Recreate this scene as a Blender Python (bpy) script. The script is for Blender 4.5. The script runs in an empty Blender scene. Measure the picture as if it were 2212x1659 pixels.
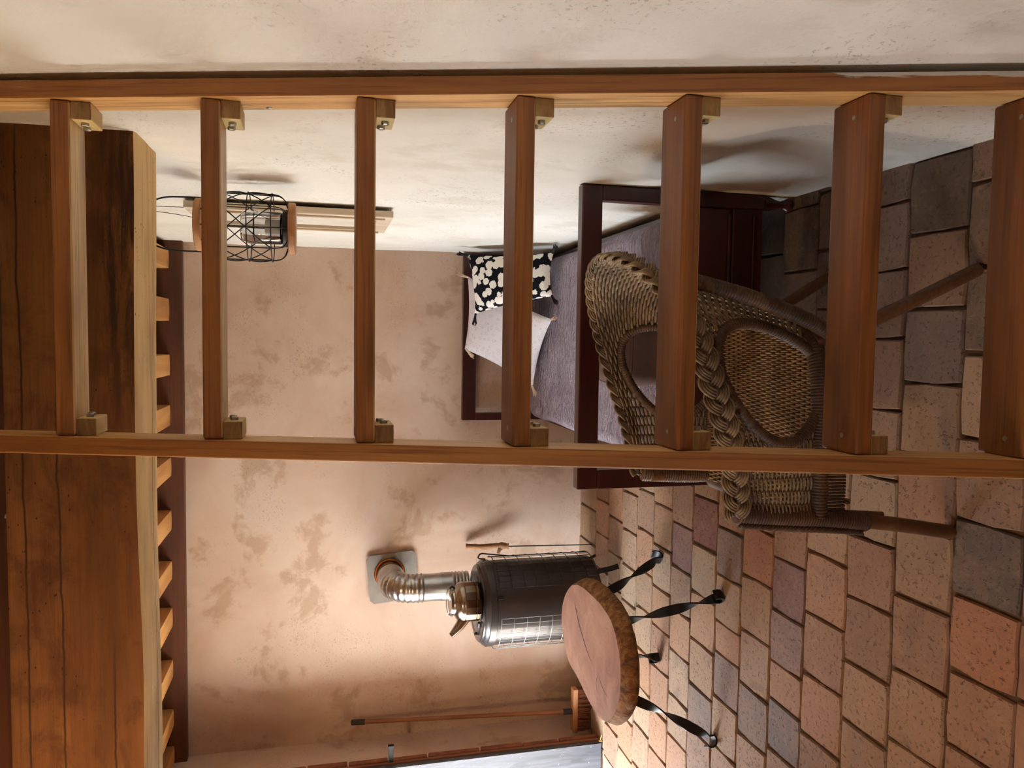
import bpy, bmesh, math, random
from math import sin, cos, pi, radians, sqrt
from mathutils import Vector, Matrix, noise

scene = bpy.context.scene
C = scene.collection
random.seed(7)

# ---------------------------------------------------------------- camera, sky, sun, exposure
def setup_view():
    p, th = radians(13.9), radians(3.4)
    fw = Vector((-sin(th)*cos(p), cos(th)*cos(p), -sin(p)))
    r = Vector((cos(th), sin(th), 0.0))
    up = r.cross(fw)
    cam = bpy.data.cameras.new('camera')
    cam.sensor_width = 36.0
    cam.lens = 36.0*1660.0/2212.0
    cam.clip_start = 0.05
    o = bpy.data.objects.new('camera', cam)
    right, upv, back = -up, r, -fw          # the photograph was taken with the phone turned a quarter
    m = Matrix((right, upv, back)).transposed().to_4x4()
    m.translation = (0, 0, 1.6)
    o.matrix_world = m
    C.objects.link(o)
    scene.camera = o

setup_view()
w = bpy.data.worlds.new('world'); scene.world = w; w.use_nodes = True
bg = w.node_tree.nodes['Background']
bg.inputs['Color'].default_value = (0.80, 0.90, 1.0, 1)
bg.inputs['Strength'].default_value = 12.0

sun = bpy.data.lights.new('sun', 'SUN'); sun.energy = 26.0; sun.angle = 0.02; sun.color = (1.0, 0.97, 0.92)
so = bpy.data.objects.new('sun', sun); C.objects.link(so)
so.rotation_euler = Vector((-0.12, 0.45, -0.9)).to_track_quat('-Z', 'Y').to_euler()

def portal(loc, direction, sx, sy):
    l = bpy.data.lights.new('portal', 'AREA'); l.shape = 'RECTANGLE'; l.size = sx; l.size_y = sy
    l.energy = 1.0
    l.cycles.is_portal = True
    o = bpy.data.objects.new('portal', l); C.objects.link(o); o.location = loc
    o.rotation_euler = Vector(direction).to_track_quat('-Z', 'Y').to_euler()
portal((-2.93, 3.675, 1.03), (1, 0, 0), 0.95, 2.06)
portal((-2.90, 0.55, 1.5), (1, 0, 0), 0.64, 0.8)

vs = scene.view_settings
vs.view_transform = 'Standard'; vs.look = 'None'; vs.gamma = 1.0; vs.use_curve_mapping = False
vs.exposure = 1.2
scene.cycles.use_denoising = True
scene.cycles.max_bounces = 7
scene.cycles.diffuse_bounces = 5
scene.cycles.glossy_bounces = 3
scene.cycles.transmission_bounces = 5
scene.cycles.use_adaptive_sampling = True
scene.cycles.adaptive_threshold = 0.10
scene.cycles.adaptive_min_samples = 16
scene.cycles.sample_clamp_indirect = 8.0

# ---------------------------------------------------------------- material helpers
def lin(c):
    if isinstance(c, str):
        c = [int(c[i:i+2], 16)/255 for i in (0, 2, 4)]
    return tuple((x/12.92 if x <= 0.04045 else ((x+0.055)/1.055)**2.4) for x in c) + (1.0,)

class NT:
    def __init__(self, name):
        self.m = bpy.data.materials.new(name); self.m.use_nodes = True
        self.t = self.m.node_tree
        self.b = self.t.nodes['Principled BSDF']
    def n(self, kind, **kw):
        nd = self.t.nodes.new('ShaderNode'+kind)
        for k, v in kw.items():
            if k in nd.inputs.keys(): nd.inputs[k].default_value = v
            else: setattr(nd, k, v)
        return nd
    def l(self, a, b): self.t.links.new(a, b)
    def coord(self, kind='Object', scale=(1, 1, 1), rnd=True, rot=(0, 0, 0)):
        tc = self.n('TexCoord')
        mp = self.n('Mapping'); mp.inputs['Scale'].default_value = scale; mp.inputs['Rotation'].default_value = rot
        src = tc.outputs[kind]
        if rnd:
            oi = self.n('ObjectInfo')
            mul = self.n('VectorMath', operation='SCALE'); mul.inputs[0].default_value = (17.3, 9.1, 13.7)
            self.l(oi.outputs['Random'], mul.inputs['Scale'])
            ad = self.n('VectorMath', operation='ADD')
            self.l(src, ad.inputs[0]); self.l(mul.outputs[0], ad.inputs[1]); src = ad.outputs[0]
        self.l(src, mp.inputs['Vector'])
        return mp.outputs[0]
    def noise(self, vec, scale=5, detail=6, rough=0.55, dist=0.0):
        nd = self.n('TexNoise'); nd.inputs['Scale'].default_value = scale; nd.inputs['Detail'].default_value = detail
        nd.inputs['Roughness'].default_value = rough; nd.inputs['Distortion'].default_value = dist
        if vec is not None: self.l(vec, nd.inputs['Vector'])
        return nd.outputs['Fac']
    def ramp(self, fac, stops):
        nd = self.n('ValToRGB'); cr = nd.color_ramp
        while len(cr.elements) < len(stops): cr.elements.new(0.5)
        for e, (p, c) in zip(cr.elements, stops):
            e.position = p; e.color = c if len(c) == 4 else tuple(c)+(1,)
        self.l(fac, nd.inputs['Fac'])
        return nd.outputs['Color']
    def mask(self, fac, a, b):
        return self.ramp(fac, [(a, (0, 0, 0, 1)), (b, (1, 1, 1, 1))])
    def mix(self, fac, a, b, blend='MIX'):
        nd = self.n('Mix'); nd.data_type = 'RGBA'; nd.blend_type = blend
        for s, v in ((nd.inputs['Factor'], fac), (nd.inputs['A'] if False else nd.inputs[6], a), (nd.inputs[7], b)):
            if hasattr(v, 'is_linked'): self.l(v, s)
            else: s.default_value = v
        return nd.outputs[2]
    def mulc(self, a, f):
        nd = self.n('Math', operation='MULTIPLY'); self.l(a, nd.inputs[0])
        if hasattr(f, 'is_linked'): self.l(f, nd.inputs[1])
        else: nd.inputs[1].default_value = f
        return nd.outputs[0]
    def bump(self, h, strength=0.3, dist=0.01, prev=None):
        nd = self.n('Bump'); nd.inputs['Strength'].default_value = strength; nd.inputs['Distance'].default_value = dist
        self.l(h, nd.inputs['Height'])
        if prev is not None: self.l(prev, nd.inputs['Normal'])
        return nd.outputs['Normal']
    def out(self, color=None, rough=None, normal=None, metal=None, spec=None):
        b = self.b
        for key, v in (('Base Color', color), ('Roughness', rough), ('Normal', normal), ('Metallic', metal), ('Specular IOR Level', spec)):
            if v is None: continue
            if hasattr(v, 'is_linked'): self.l(v, b.inputs[key])
            else: b.inputs[key].default_value = v
        return self.m

def wood(name, dark, mid, light, axis=0, scale=14, rough=0.55, bump=0.25, pores=0.35, patch=None, holes=False):
    t = NT(name)
    s = [1.0, 1.0, 1.0]; s[axis] = 0.07
    v = t.coord('Object', tuple(s))
    g = t.noise(v, scale, 6, 0.6, 0.6)
    col = t.ramp(g, [(0.28, lin(dark)), (0.5, lin(mid)), (0.72, lin(light))])
    s2 = [1.0, 1.0, 1.0]; s2[axis] = 0.02
    v2 = t.coord('Object', tuple(s2))
    st = t.noise(v2, scale*9, 3, 0.6)
    col = t.mix(t.mulc(t.mask(st, 0.55, 0.68), pores), col, lin(dark), 'MIX')
    big = t.noise(t.coord('Object', (1, 1, 1)), 2.3, 3, 0.5)
    col = t.mix(t.mulc(t.mask(big, 0.45, 0.7), 0.35), col, lin(dark if patch is None else patch))
    if holes:
        vo = t.n('TexVoronoi'); vo.inputs['Scale'].default_value = 55
        s3 = [1.0, 1.0, 1.0]; s3[axis] = 0.4
        t.l(t.coord('Object', tuple(s3)), vo.inputs['Vector'])
        sel = t.noise(t.coord('Object', (1, 1, 1)), 5.0, 2)
        h = t.ramp(vo.outputs['Distance'], [(0.09, (1, 1, 1, 1)), (0.13, (0, 0, 0, 1))])
        col = t.mix(t.mulc(h, t.mask(sel, 0.5, 0.62)), col, lin('1c0d05'))
    nrm = t.bump(st, bump, 0.002, t.bump(g, bump, 0.004))
    return t.out(col, rough, nrm)

def plaster(name, base, light, stain, stain2, vec_scale=(1, 1, 1), rough=0.9, streak=0.35, patches=0.6):
    t = NT(name)
    v = t.coord('Object', vec_scale, rnd=False)
    big = t.noise(v, 1.6, 6, 0.6, 0.5)
    col = t.ramp(big, [(0.35, lin(base)), (0.65, lin(light))])
    med = t.noise(v, 3.2, 12, 0.66, 0.25)
    col = t.mix(t.mulc(t.mask(med, 0.55, 0.615), patches), col, lin(stain))
    v2 = t.coord('Object', (vec_scale[0]*1.0+0.4, vec_scale[1]+0.2, vec_scale[2]*1.7), rnd=False)
    reg = t.noise(v2, 2.1, 3, 0.5)
    gr = t.noise(v2, 62, 5, 0.74, 0.3)
    mk = t.n('Math', operation='MULTIPLY'); t.l(t.mask(gr, 0.56, 0.66), mk.inputs[0]); t.l(t.mask(reg, 0.48, 0.62), mk.inputs[1])
    col = t.mix(t.mulc(mk.outputs[0], streak), col, lin(stain2))
    fine = t.noise(v, 170, 3, 0.6)
    nrm = t.bump(med, 0.25, 0.012, t.bump(gr, 0.22, 0.003, t.bump(fine, 0.18, 0.0015)))
    return t.out(col, rough, nrm, spec=0.2)

def plain(name, col, rough=0.5, metal=0.0, bump=0.0, bscale=200, var=None, vscale=8, spec=None):
    t = NT(name)
    c = lin(col)
    if var:
        c = t.mix(t.mask(t.noise(t.coord('Object'), vscale, 5, 0.6), 0.35, 0.68), c, lin(var))
    nrm = t.bump(t.noise(t.coord('Object'), bscale, 3), bump, 0.002) if bump else None
    return t.out(c, rough, nrm, metal, spec)

# ---------------------------------------------------------------- mesh helpers
class MB:
    def __init__(self): self.v = []; self.f = []
    def add(self, vs, fs):
        o = len(self.v); self.v += [tuple(x) for x in vs]; self.f += [tuple(i+o for i in q) for q in fs]; return self
    def box(self, x0, x1, y0, y1, z0, z1):
        vs = [(x0, y0, z0), (x1, y0, z0), (x1, y1, z0), (x0, y1, z0), (x0, y0, z1), (x1, y0, z1), (x1, y1, z1), (x0, y1, z1)]
        return self.add(vs, [(0, 3, 2, 1), (4, 5, 6, 7), (0, 1, 5, 4), (1, 2, 6, 5), (2, 3, 7, 6), (3, 0, 4, 7)])
    def tube(self, path, r, n=8, cap=True, closed=False, flat=None):
        P = [Vector(p) for p in path]; N = len(P)
        rs = r if isinstance(r, (list, tuple)) else [r]*N
        T = []
        for i in range(N):
            if closed: d = P[(i+1) % N]-P[i-1]
            else: d = P[min(i+1, N-1)]-P[max(i-1, 0)]
            T.append(d.normalized() if d.length > 1e-9 else Vector((0, 0, 1)))
        a = Vector((0, 0, 1)) if abs(T[0].z) < 0.9 else Vector((1, 0, 0))
        u = T[0].cross(a).normalized()
        vs = []
        for i in range(N):
            u = (u-T[i]*u.dot(T[i]))
            if u.length < 1e-6: u = T[i].orthogonal()
            u.normalize(); w_ = T[i].cross(u)
            for k in range(n):
                q = 2*pi*k/n
                vs.append(P[i]+u*cos(q)*rs[i]+w_*sin(q)*rs[i]*(flat or 1))
        fs = []
        M = N if closed else N-1
        for i in range(M):
            j = (i+1) % N
            for k in range(n):
                fs.append((i*n+k, i*n+(k+1) % n, j*n+(k+1) % n, j*n+k))
        if cap and not closed:
            fs.append(tuple(range(n-1, -1, -1))); fs.append(tuple((N-1)*n+k for k in range(n)))
        return self.add(vs, fs)
    def lathe(self, prof, n=32, o=(0, 0, 0), cap=True):
        vs = []; fs = []; m = len(prof)
        for (r, z) in prof:
            for k in range(n):
                q = 2*pi*k/n; vs.append((o[0]+r*cos(q), o[1]+r*sin(q), o[2]+z))
        for i in range(m-1):
            for k in range(n):
                fs.append((i*n+k, i*n+(k+1) % n, (i+1)*n+(k+1) % n, (i+1)*n+k))
        if cap:
            fs.append(tuple(range(n-1, -1, -1))); fs.append(tuple((m-1)*n+k for k in range(n)))
        return self.add(vs, fs)
    def grid(self, fn, nu, nv, flip=False):
        vs = [fn(i/nu, j/nv) for j in range(nv+1) for i in range(nu+1)]
        fs = []
        for j in range(nv):
            for i in range(nu):
                a = j*(nu+1)+i
                q = (a, a+1, a+nu+2, a+nu+1)
                fs.append(q[::-1] if flip else q)
        return self.add(vs, fs)
    def build(self, name, mat, parent=None, smooth=None, bevel=None, loc=None, rot=None, seg=2):
        me = bpy.data.meshes.new(name); me.from_pydata(self.v, [], self.f); me.update()
        if mat is not None: me.materials.append(mat)
        if smooth is not None:
            me.polygons.foreach_set('use_smooth', [True]*len(me.polygons))
            if smooth < 3.1: me.set_sharp_from_angle(angle=smooth)
        o = bpy.data.objects.new(name, me); C.objects.link(o)
        if parent is not None: o.parent = parent
        if loc is not None: o.location = loc
        if rot is not None: o.rotation_euler = rot
        if bevel:
            b = o.modifiers.new('bevel', 'BEVEL'); b.width = bevel; b.segments = seg; b.limit_method = 'ANGLE'; b.angle_limit = radians(40)
        return o

def cbox(name, mat, parent, size, loc, rot=None, bevel=0.003):
    sx, sy, sz = size
    return MB().box(-sx/2, sx/2, -sy/2, sy/2, -sz/2, sz/2).build(name, mat, parent, bevel=bevel, loc=loc, rot=rot)

def empty(name, loc, label, cat, group=None, rotz=0):
    o = bpy.data.objects.new(name, None); C.objects.link(o); o.location = loc; o.rotation_euler = (0, 0, rotz)
    o.empty_display_size = 0.1
    return tag(o, label, cat, group)
def tag(o, label, cat, group=None):
    o['label'] = label; o['category'] = cat
    if group: o['group'] = group
    return o
def struct(o): o['kind'] = 'structure'; return o
def bez(pts, n=10):
    """Catmull-Rom through points"""
    P = [Vector(p) for p in pts]; out = []
    for i in range(len(P)-1):
        p0 = P[max(i-1, 0)]; p1 = P[i]; p2 = P[i+1]; p3 = P[min(i+2, len(P)-1)]
        for k in range(n):
            t = k/n
            out.append(0.5*((2*p1)+(p2-p0)*t+(2*p0-5*p1+4*p2-p3)*t*t+(-p0+3*p1-3*p2+p3)*t**3))
    out.append(P[-1]); return out
def rough_block(sx, sy, sz, nx, ny, nz, amp, freq, seed=0.0, r=0.012, axisamp=1.0):
    """hewn timber: a box with worn edges and an uneven surface"""
    bm = bmesh.new(); bmesh.ops.create_cube(bm, size=1.0)
    me = bpy.data.meshes.new('tmp')
    bm.free()
    mb = MB()
    def face(fn, na, nb): mb.grid(fn, na, nb)
    hx, hy, hz = sx/2, sy/2, sz/2
    def sh(x, y, z):
        # rounded edges in the cross-section, noise displacement
        cx = max(abs(y)-(hy-r), 0); cz = max(abs(z)-(hz-r), 0)
        if cx > 0 and cz > 0:
            d = sqrt(cx*cx+cz*cz)
            k = r/d if d > r else 1
            y = math.copysign(hy-r+cx*k, y); z = math.copysign(hz-r+cz*k, z)
        p = Vector((x*freq*0.35+seed, y*freq, z*freq))
        d = noise.noise_vector(p)*amp+noise.noise_vector(p*3.1)*amp*0.35
        return (x+d.x*0.3, y+d.y, z+d.z)
    ring = []
    def seq(a, b, n): return [a+(b-a)*i/n for i in range(n)]
    for z in seq(-hz, hz, nz): ring.append((-hy, z))
    for y in seq(-hy, hy, ny): ring.append((y, hz))
    for z in seq(hz, -hz, nz): ring.append((hy, z))
    for y in seq(hy, -hy, ny): ring.append((y, -hz))
    m = len(ring); vs = []; fs = []
    for i in range(nx+1):
        x = -hx+sx*i/nx
        for (y, z) in ring: vs.append(sh(x, y, z))
    for i in range(nx):
        for k in range(m):
            fs.append((i*m+k, (i+1)*m+k, (i+1)*m+(k+1) % m, i*m+(k+1) % m))
    fs.append(tuple(range(m))); fs.append(tuple(nx*m+k for k in range(m-1, -1, -1)))
    bpy.data.meshes.remove(me)
    return MB().add(vs, fs)

# ---------------------------------------------------------------- materials
M = {}
M['wall_back'] = plaster('plaster_beige', 'bb9e88', 'cdb6a3', '9f7f62', '6f5842', patches=0.5, streak=0.55)
M['wall_right'] = plaster('plaster_cream', 'd2cec2', 'e4e1d8', 'bdb49e', '6d6350', (1, 1, 0.8), patches=0.3, streak=0.6)
M['oak'] = wood('oak_ladder', '7a3c14', 'a8622c', 'c07c40', 2, 16, 0.5, 0.2)
M['oak_x'] = wood('oak_tread', '6e3411', 'a05a26', 'ba7338', 0, 16, 0.5, 0.25)
def block_mat():
    t = NT('pale_block')
    g = t.noise(t.coord('Object', (1, 0.08, 1)), 24, 5, 0.6, 0.4)
    c1 = t.ramp(g, [(0.3, lin('b89858')), (0.55, lin('cfb478')), (0.75, lin('d8c48e'))])
    e = t.noise(t.coord('Object', (0.25, 1, 1)), 60, 5, 0.65, 0.6)
    c2 = t.ramp(e, [(0.35, lin('7a5a34')), (0.65, lin('a6844e'))])
    tc = t.n('TexCoord'); sp = t.n('SeparateXYZ'); t.l(tc.outputs['Normal'], sp.inputs[0])
    ab = t.n('Math', operation='ABSOLUTE'); t.l(sp.outputs['Y'], ab.inputs[0])
    return t.out(t.mix(t.mask(ab.outputs[0], 0.5, 0.8), c1, c2), 0.6, t.bump(g, 0.15, 0.002))
M['pine'] = block_mat()
M['beam'] = wood('old_beam', '5c3416', '8a5526', 'a8713a', 0, 7, 0.75, 0.5, 0.5, patch='4a2710', holes=True)
def beam_mat():
    t = NT('old_beam_oak')
    v = t.coord('Object', (0.07, 1, 1), rnd=False); g = t.noise(v, 8, 7, 0.62, 0.8)
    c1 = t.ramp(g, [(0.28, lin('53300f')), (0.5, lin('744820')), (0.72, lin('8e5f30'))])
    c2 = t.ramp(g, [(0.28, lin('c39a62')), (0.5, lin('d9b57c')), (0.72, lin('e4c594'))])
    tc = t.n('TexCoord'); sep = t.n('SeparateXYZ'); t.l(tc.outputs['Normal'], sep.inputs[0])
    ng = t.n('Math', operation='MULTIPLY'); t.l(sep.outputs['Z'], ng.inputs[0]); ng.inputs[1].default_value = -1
    col = t.mix(t.mask(ng.outputs[0], 0.35, 0.75), c1, c2)  # pale underside: light from below painted into the wood colour
    big = t.noise(t.coord('Object', (0.5, 1, 1), rnd=False), 3.5, 4, 0.6)
    col = t.mix(t.mulc(t.mask(big, 0.48, 0.68), 0.45), col, lin('5a2f12'))
    st = t.noise(t.coord('Object', (0.03, 1, 1), rnd=False), 70, 4, 0.6, 0.2)
    col = t.mix(t.mulc(t.mask(st, 0.55, 0.7), 0.4), col, lin('4a260e'))
    vo = t.n('TexVoronoi'); vo.inputs['Scale'].default_value = 60; t.l(t.coord('Object', (0.6, 1, 1), rnd=False), vo.inputs['Vector'])
    sel = t.noise(t.coord('Object', (1, 1, 1), rnd=False), 5.0, 2)
    h = t.ramp(vo.outputs['Distance'], [(0.08, (1, 1, 1, 1)), (0.13, (0, 0, 0, 1))])
    col = t.mix(t.mulc(h, t.mask(sel, 0.5, 0.6)), col, lin('1c0d05'))
    # rotten sapwood band near the lower edge, towards the cream wall
    so_ = t.n('SeparateXYZ'); t.l(tc.outputs['Object'], so_.inputs[0])
    rot = t.noise(t.coord('Object', (0.10, 1, 1), rnd=False), 40, 6, 0.75, 0.4)
    zb = t.n('MapRange'); t.l(so_.outputs['Z'], zb.inputs[0]); zb.inputs[1].default_value = -0.045; zb.inputs[2].default_value = -0.11
    xb = t.n('MapRange'); t.l(so_.outputs['X'], xb.inputs[0]); xb.inputs[1].default_value = 0.55; xb.inputs[2].default_value = 1.0
    side = t.n('Math', operation='SUBTRACT'); side.inputs[0].default_value = 1.0; t.l(t.mask(ng.outputs[0], 0.35, 0.75), side.inputs[1])
    m1 = t.mulc(t.mulc(zb.outputs[0], xb.outputs[0]), side.outputs[0])
    mm = t.mulc(m1, t.mask(rot, 0.42, 0.60))
    col = t.mix(mm, col, lin('2e1508'))
    # long drying cracks
    def crack(axis, centre, amp, width, x0, x1, seed, seln):
        cn = t.noise(t.coord('Object', (1, 0, 0), rnd=False), seed, 5, 0.6)
        a = t.n('Math', operation='MULTIPLY_ADD'); t.l(cn, a.inputs[0]); a.inputs[1].default_value = -amp; t.l(so_.outputs[axis], a.inputs[2])
        b = t.n('Math', operation='ADD'); t.l(a.outputs[0], b.inputs[0]); b.inputs[1].default_value = amp*0.5-centre
        c_ = t.n('Math', operation='ABSOLUTE'); t.l(b.outputs[0], c_.inputs[0])
        k_ = t.ramp(c_.outputs[0], [(width*0.5, (1, 1, 1, 1)), (width, (0, 0, 0, 1))])
        xm = t.n('MapRange'); t.l(so_.outputs['X'], xm.inputs[0]); xm.inputs[1].default_value = x0; xm.inputs[2].default_value = x0+0.06*(1 if x1 > x0 else -1)
        xn = t.n('MapRange'); t.l(so_.outputs['X'], xn.inputs[0]); xn.inputs[1].default_value = x1; xn.inputs[2].default_value = x1-0.25*(1 if x1 > x0 else -1)
        return t.mulc(t.mulc(t.mulc(k_, xm.outputs[0]), xn.outputs[0]), seln)
    bot = t.mask(ng.outputs[0], 0.35, 0.75)
    for ck_ in (crack('Y', 0.045, 0.03, 0.0035, -1.5, 1.0, 2.0, bot), crack('Z', -0.06, 0.06, 0.005, -1.6, -0.15, 3.0, side.outputs[0]),
                crack('Z', -0.10, 0.03, 0.0025, -0.9, 0.2, 4.0, side.outputs[0]), crack('Z', 0.02, 0.04, 0.002, -0.4, 1.3, 2.4, side.outputs[0]),
                crack('Z', 0.10, 0.05, 0.003, -1.2, 1.6, 1.3, side.outputs[0])):
        col = t.mix(ck_, col, lin('1a0c04'))
    blot = t.noise(t.coord('Object', (0.7, 1, 1), rnd=False), 6.5, 6, 0.7, 0.6)
    col = t.mix(t.mulc(t.mulc(t.mask(blot, 0.5, 0.62), 0.55), side.outputs[0]), col, lin('43220b'))
    n = t.bump(rot, 0.4, 0.01, t.bump(st, 0.45, 0.004, t.bump(g, 0.4, 0.008)))
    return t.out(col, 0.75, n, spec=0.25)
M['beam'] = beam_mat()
M['joist'] = wood('joist_wood', 'a06a34', 'c08a4c', 'd3a468', 0, 9, 0.7, 0.25, 0.3)
M['plate'] = wood('dark_plate', '3c1d0b', '5c3014', '6e3e1c', 0, 9, 0.7, 0.25, 0.3)
M['mahog'] = wood('mahogany', '240a08', '3a1310', '4a1a14', 0, 14, 0.28, 0.05, 0.3)
M['iron'] = plain('black_iron', '15120f', 0.45, 0.3, 0.1, 90)
M['wireblk'] = plain('black_wire', '101010', 0.45, 0.3)
M['steel'] = plain('bolt_steel', 'a8a49a', 0.35, 1.0)
M['galv'] = plain('flue_steel', 'c4c1bc', 0.30, 1.0, 0.05, 40, 'a8a5a2', 6)
M['stove'] = plain('stove_enamel', '4c4644', 0.26, 0.45, 0.03, 150)
M['silver'] = plain('guard_wire', '8e8b86', 0.45, 1.0)
M['glass'] = None

def tile_material():
    t = NT('terracotta_tile')
    oi = t.n('ObjectInfo')
    geo = t.n('NewGeometry')
    ad = t.n('VectorMath', operation='ADD'); mul = t.n('VectorMath', operation='SCALE'); mul.inputs[0].default_value = (31, 17, 5)
    t.l(oi.outputs['Random'], mul.inputs['Scale']); t.l(geo.outputs['Position'], ad.inputs[0]); t.l(mul.outputs[0], ad.inputs[1])
    v = ad.outputs[0]
    big = t.noise(v, 9, 5, 0.6, 0.6)
    col = t.mix(t.mulc(t.mask(big, 0.40, 0.66), 0.5), oi.outputs['Color'], t.mix(0.25, oi.outputs['Color'], lin('c99a70')))
    sm = t.noise(v, 5.5, 4, 0.55, 0.8)
    col = t.mix(t.mulc(t.mask(sm, 0.60, 0.70), 0.45), col, lin('6f564a'))
    med = t.noise(v, 42, 6, 0.7)
    col = t.mix(t.mulc(t.mask(med, 0.52, 0.72), 0.16), col, lin('c9b296'))
    pits = t.noise(v, 75, 3, 0.6, 0.3)
    pm = t.ramp(pits, [(0.30, (0, 0, 0, 1)), (0.42, (1, 1, 1, 1))])
    col = t.mix(t.mulc(t.ramp(pits, [(0.28, (1, 1, 1, 1)), (0.38, (0, 0, 0, 1))]), 0.55), col, lin('4a3024'))
    n = t.bump(pm, 0.7, 0.005, t.bump(med, 0.6, 0.004, t.bump(big, 0.2, 0.005)))
    return t.out(col, 0.62, n, spec=0.35)
M['tile'] = tile_material()
M['grout'] = plain('grout', '7a6450', 0.95, 0, 0.6, 120, '5a4636', 12)

# ---------------------------------------------------------------- the setting
XR, XL, YB, YF, ZT = 0.514, -2.42, 4.60, -1.6, 3.6

floor = struct(MB().box(XL-0.5, XR+0.3, YF-0.3, YB+0.3, -0.3, -0.014).build('floor', M['grout']))

def tile_meshes(n=9):
    out = []
    for k in range(n):
        rnd = random.Random(100+k)
        base = []
        for (a, b) in ((-.5, -.5), (-.15, -.5), (.2, -.5), (.5, -.5), (.5, 0.05), (.5, .5), (.18, .5), (-.2, .5), (-.5, .5), (-.5, -.02)):
            corner = abs(a) == .5 and abs(b) == .5
            j = 0.022
            x = a+rnd.uniform(-j, j)*(0.6 if corner else 0.8); y = b+rnd.uniform(-j, j)*(0.6 if corner else 0.8)
            if corner: x -= math.copysign(rnd.uniform(0, 0.025), a); y -= math.copysign(rnd.uniform(0, 0.025), b)
            base.append((x*0.97, y*0.97))
        m = len(base)
        vs = [(x*0.965, y*0.965, 0.0+rnd.uniform(-.0012, .0012)) for x, y in base]+[(x, y, -0.006) for x, y in base]+[(x, y, -0.03) for x, y in base]
        fs = [tuple(range(m))]
        for r_ in range(2):
            for i in range(m):
                fs.append((r_*m+i, (r_+1)*m+i, (r_+1)*m+(i+1) % m, r_*m+(i+1) % m))
        me = bpy.data.meshes.new('tile'); me.from_pydata(vs, [], fs); me.materials.append(M['tile'])
        me.polygons.foreach_set('use_smooth', [True]*len(me.polygons)); me.set_sharp_from_angle(angle=radians(8))
        out.append(me)
    return out
TM = tile_meshes()
ROW = {0: [-.445, -.644, -.844, -1.046], 1: [-.71, -.928, -1.137], 2: [-.586, -.784, -.991, -1.183], 3: [-.699, -.909, -1.119, -1.332],
       4: [-.774, -.968, -1.159, -1.3, -1.485], 5: [-.901, -1.12, -1.333, -1.535], 6: [-.759, -.96, -1.158, -1.287, -1.476, -1.684],
       7: [-.886, -1.099, -1.316, -1.519, -1.719]}
YL = [1.440, 1.644, 1.852, 2.054, 2.262, 2.457, 2.665, 2.863, 3.08]
while YL[-1] < YB-0.12: YL.append(YL[-1]+0.205)
YL[-1] = YB+0.02
DARK = {(0, -.5): '64564c', (4, -.87): '745750', (4, -1.06): '80655a', (4, -1.4): '746863', (6, -1.38): '7c665c', (2, -.9): '86664f',
        (0, -.75): '9a6a4c', (5, -.8): '97674c', (7, -.8): '7a5046', (8, -1.0): '80625a'}
PAL = ['9a7a5e', '96765a', '9e8066', '947055', '906c54', '9b836a', '957b63', '92755c', '9a7357', '8c6e58']
def hexv(c): return lin(c)
class Stuff(MB): pass
stuff = MB(); cnt = 0
def row_joints(k):
    rnd = random.Random(k*13+5)
    j = sorted(ROW.get(k, [-1.0+rnd.uniform(-.1, .1)]))
    while j[-1] < XR+0.02: j.append(j[-1]+rnd.uniform(.19, .22))
    while j[0] > XL-0.02: j.insert(0, j[0]-rnd.uniform(.19, .22))
    return [x for x in j]
def in_view(x, y):
    # floor spots the photograph can see, with a generous margin
    return y > 1.40 and x < XR+0.1 and x > -0.62*y-0.30 and x > XL-0.1
lines = [(k, YL[k], YL[k+1]) for k in range(len(YL)-1)]
yy = YL[0]; k = -1
while yy > YF-0.1:
    lines.append((k, yy-0.205, yy)); yy -= 0.205; k -= 1
for (k, y0, y1) in lines:
    jt = row_joints(k); rnd = random.Random(k*7+1)
    for a, b in zip(jt[:-1], jt[1:]):
        a2, b2 = max(a, XL-0.03), min(b, XR+0.03)
        if b2-a2 < 0.03: continue
        cx, cy = (a2+b2)/2, (y0+y1)/2
        me = rnd.choice(TM)
        dz = rnd.uniform(-.003, .0015)
        if in_view(cx, cy) and cnt < 298:
            o = bpy.data.objects.new('tile', me); C.objects.link(o); o.parent = floor; cnt += 1
            o.location = (cx, cy, dz); o.scale = ((b2-a2), (y1-y0), 1)
            o.rotation_euler = (rnd.uniform(-.006, .006), rnd.uniform(-.006, .006), rnd.uniform(-.008, .008)+(pi if rnd.random() < .5 else 0))
            c = rnd.choice(PAL)
            for (kk, xx), cc in DARK.items():
                if kk == k and a < xx < b: c = cc
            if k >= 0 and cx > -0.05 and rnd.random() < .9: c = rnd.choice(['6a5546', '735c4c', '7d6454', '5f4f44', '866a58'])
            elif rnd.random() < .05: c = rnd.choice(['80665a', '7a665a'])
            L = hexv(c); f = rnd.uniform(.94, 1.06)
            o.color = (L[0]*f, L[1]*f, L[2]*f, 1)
        else:
            stuff.add([(cx+v.co.x*(b2-a2), cy+v.co.y*(y1-y0), v.co.z+dz) for v in me.vertices], [tuple(p.vertices) for p in me.polygons])
st = stuff.build('tiles_beyond_view', plain('terracotta_plain', 'a67a5a', 0.65, 0, 0.3, 60, '8a6048', 9), floor)
st['kind'] = 'stuff'

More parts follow.
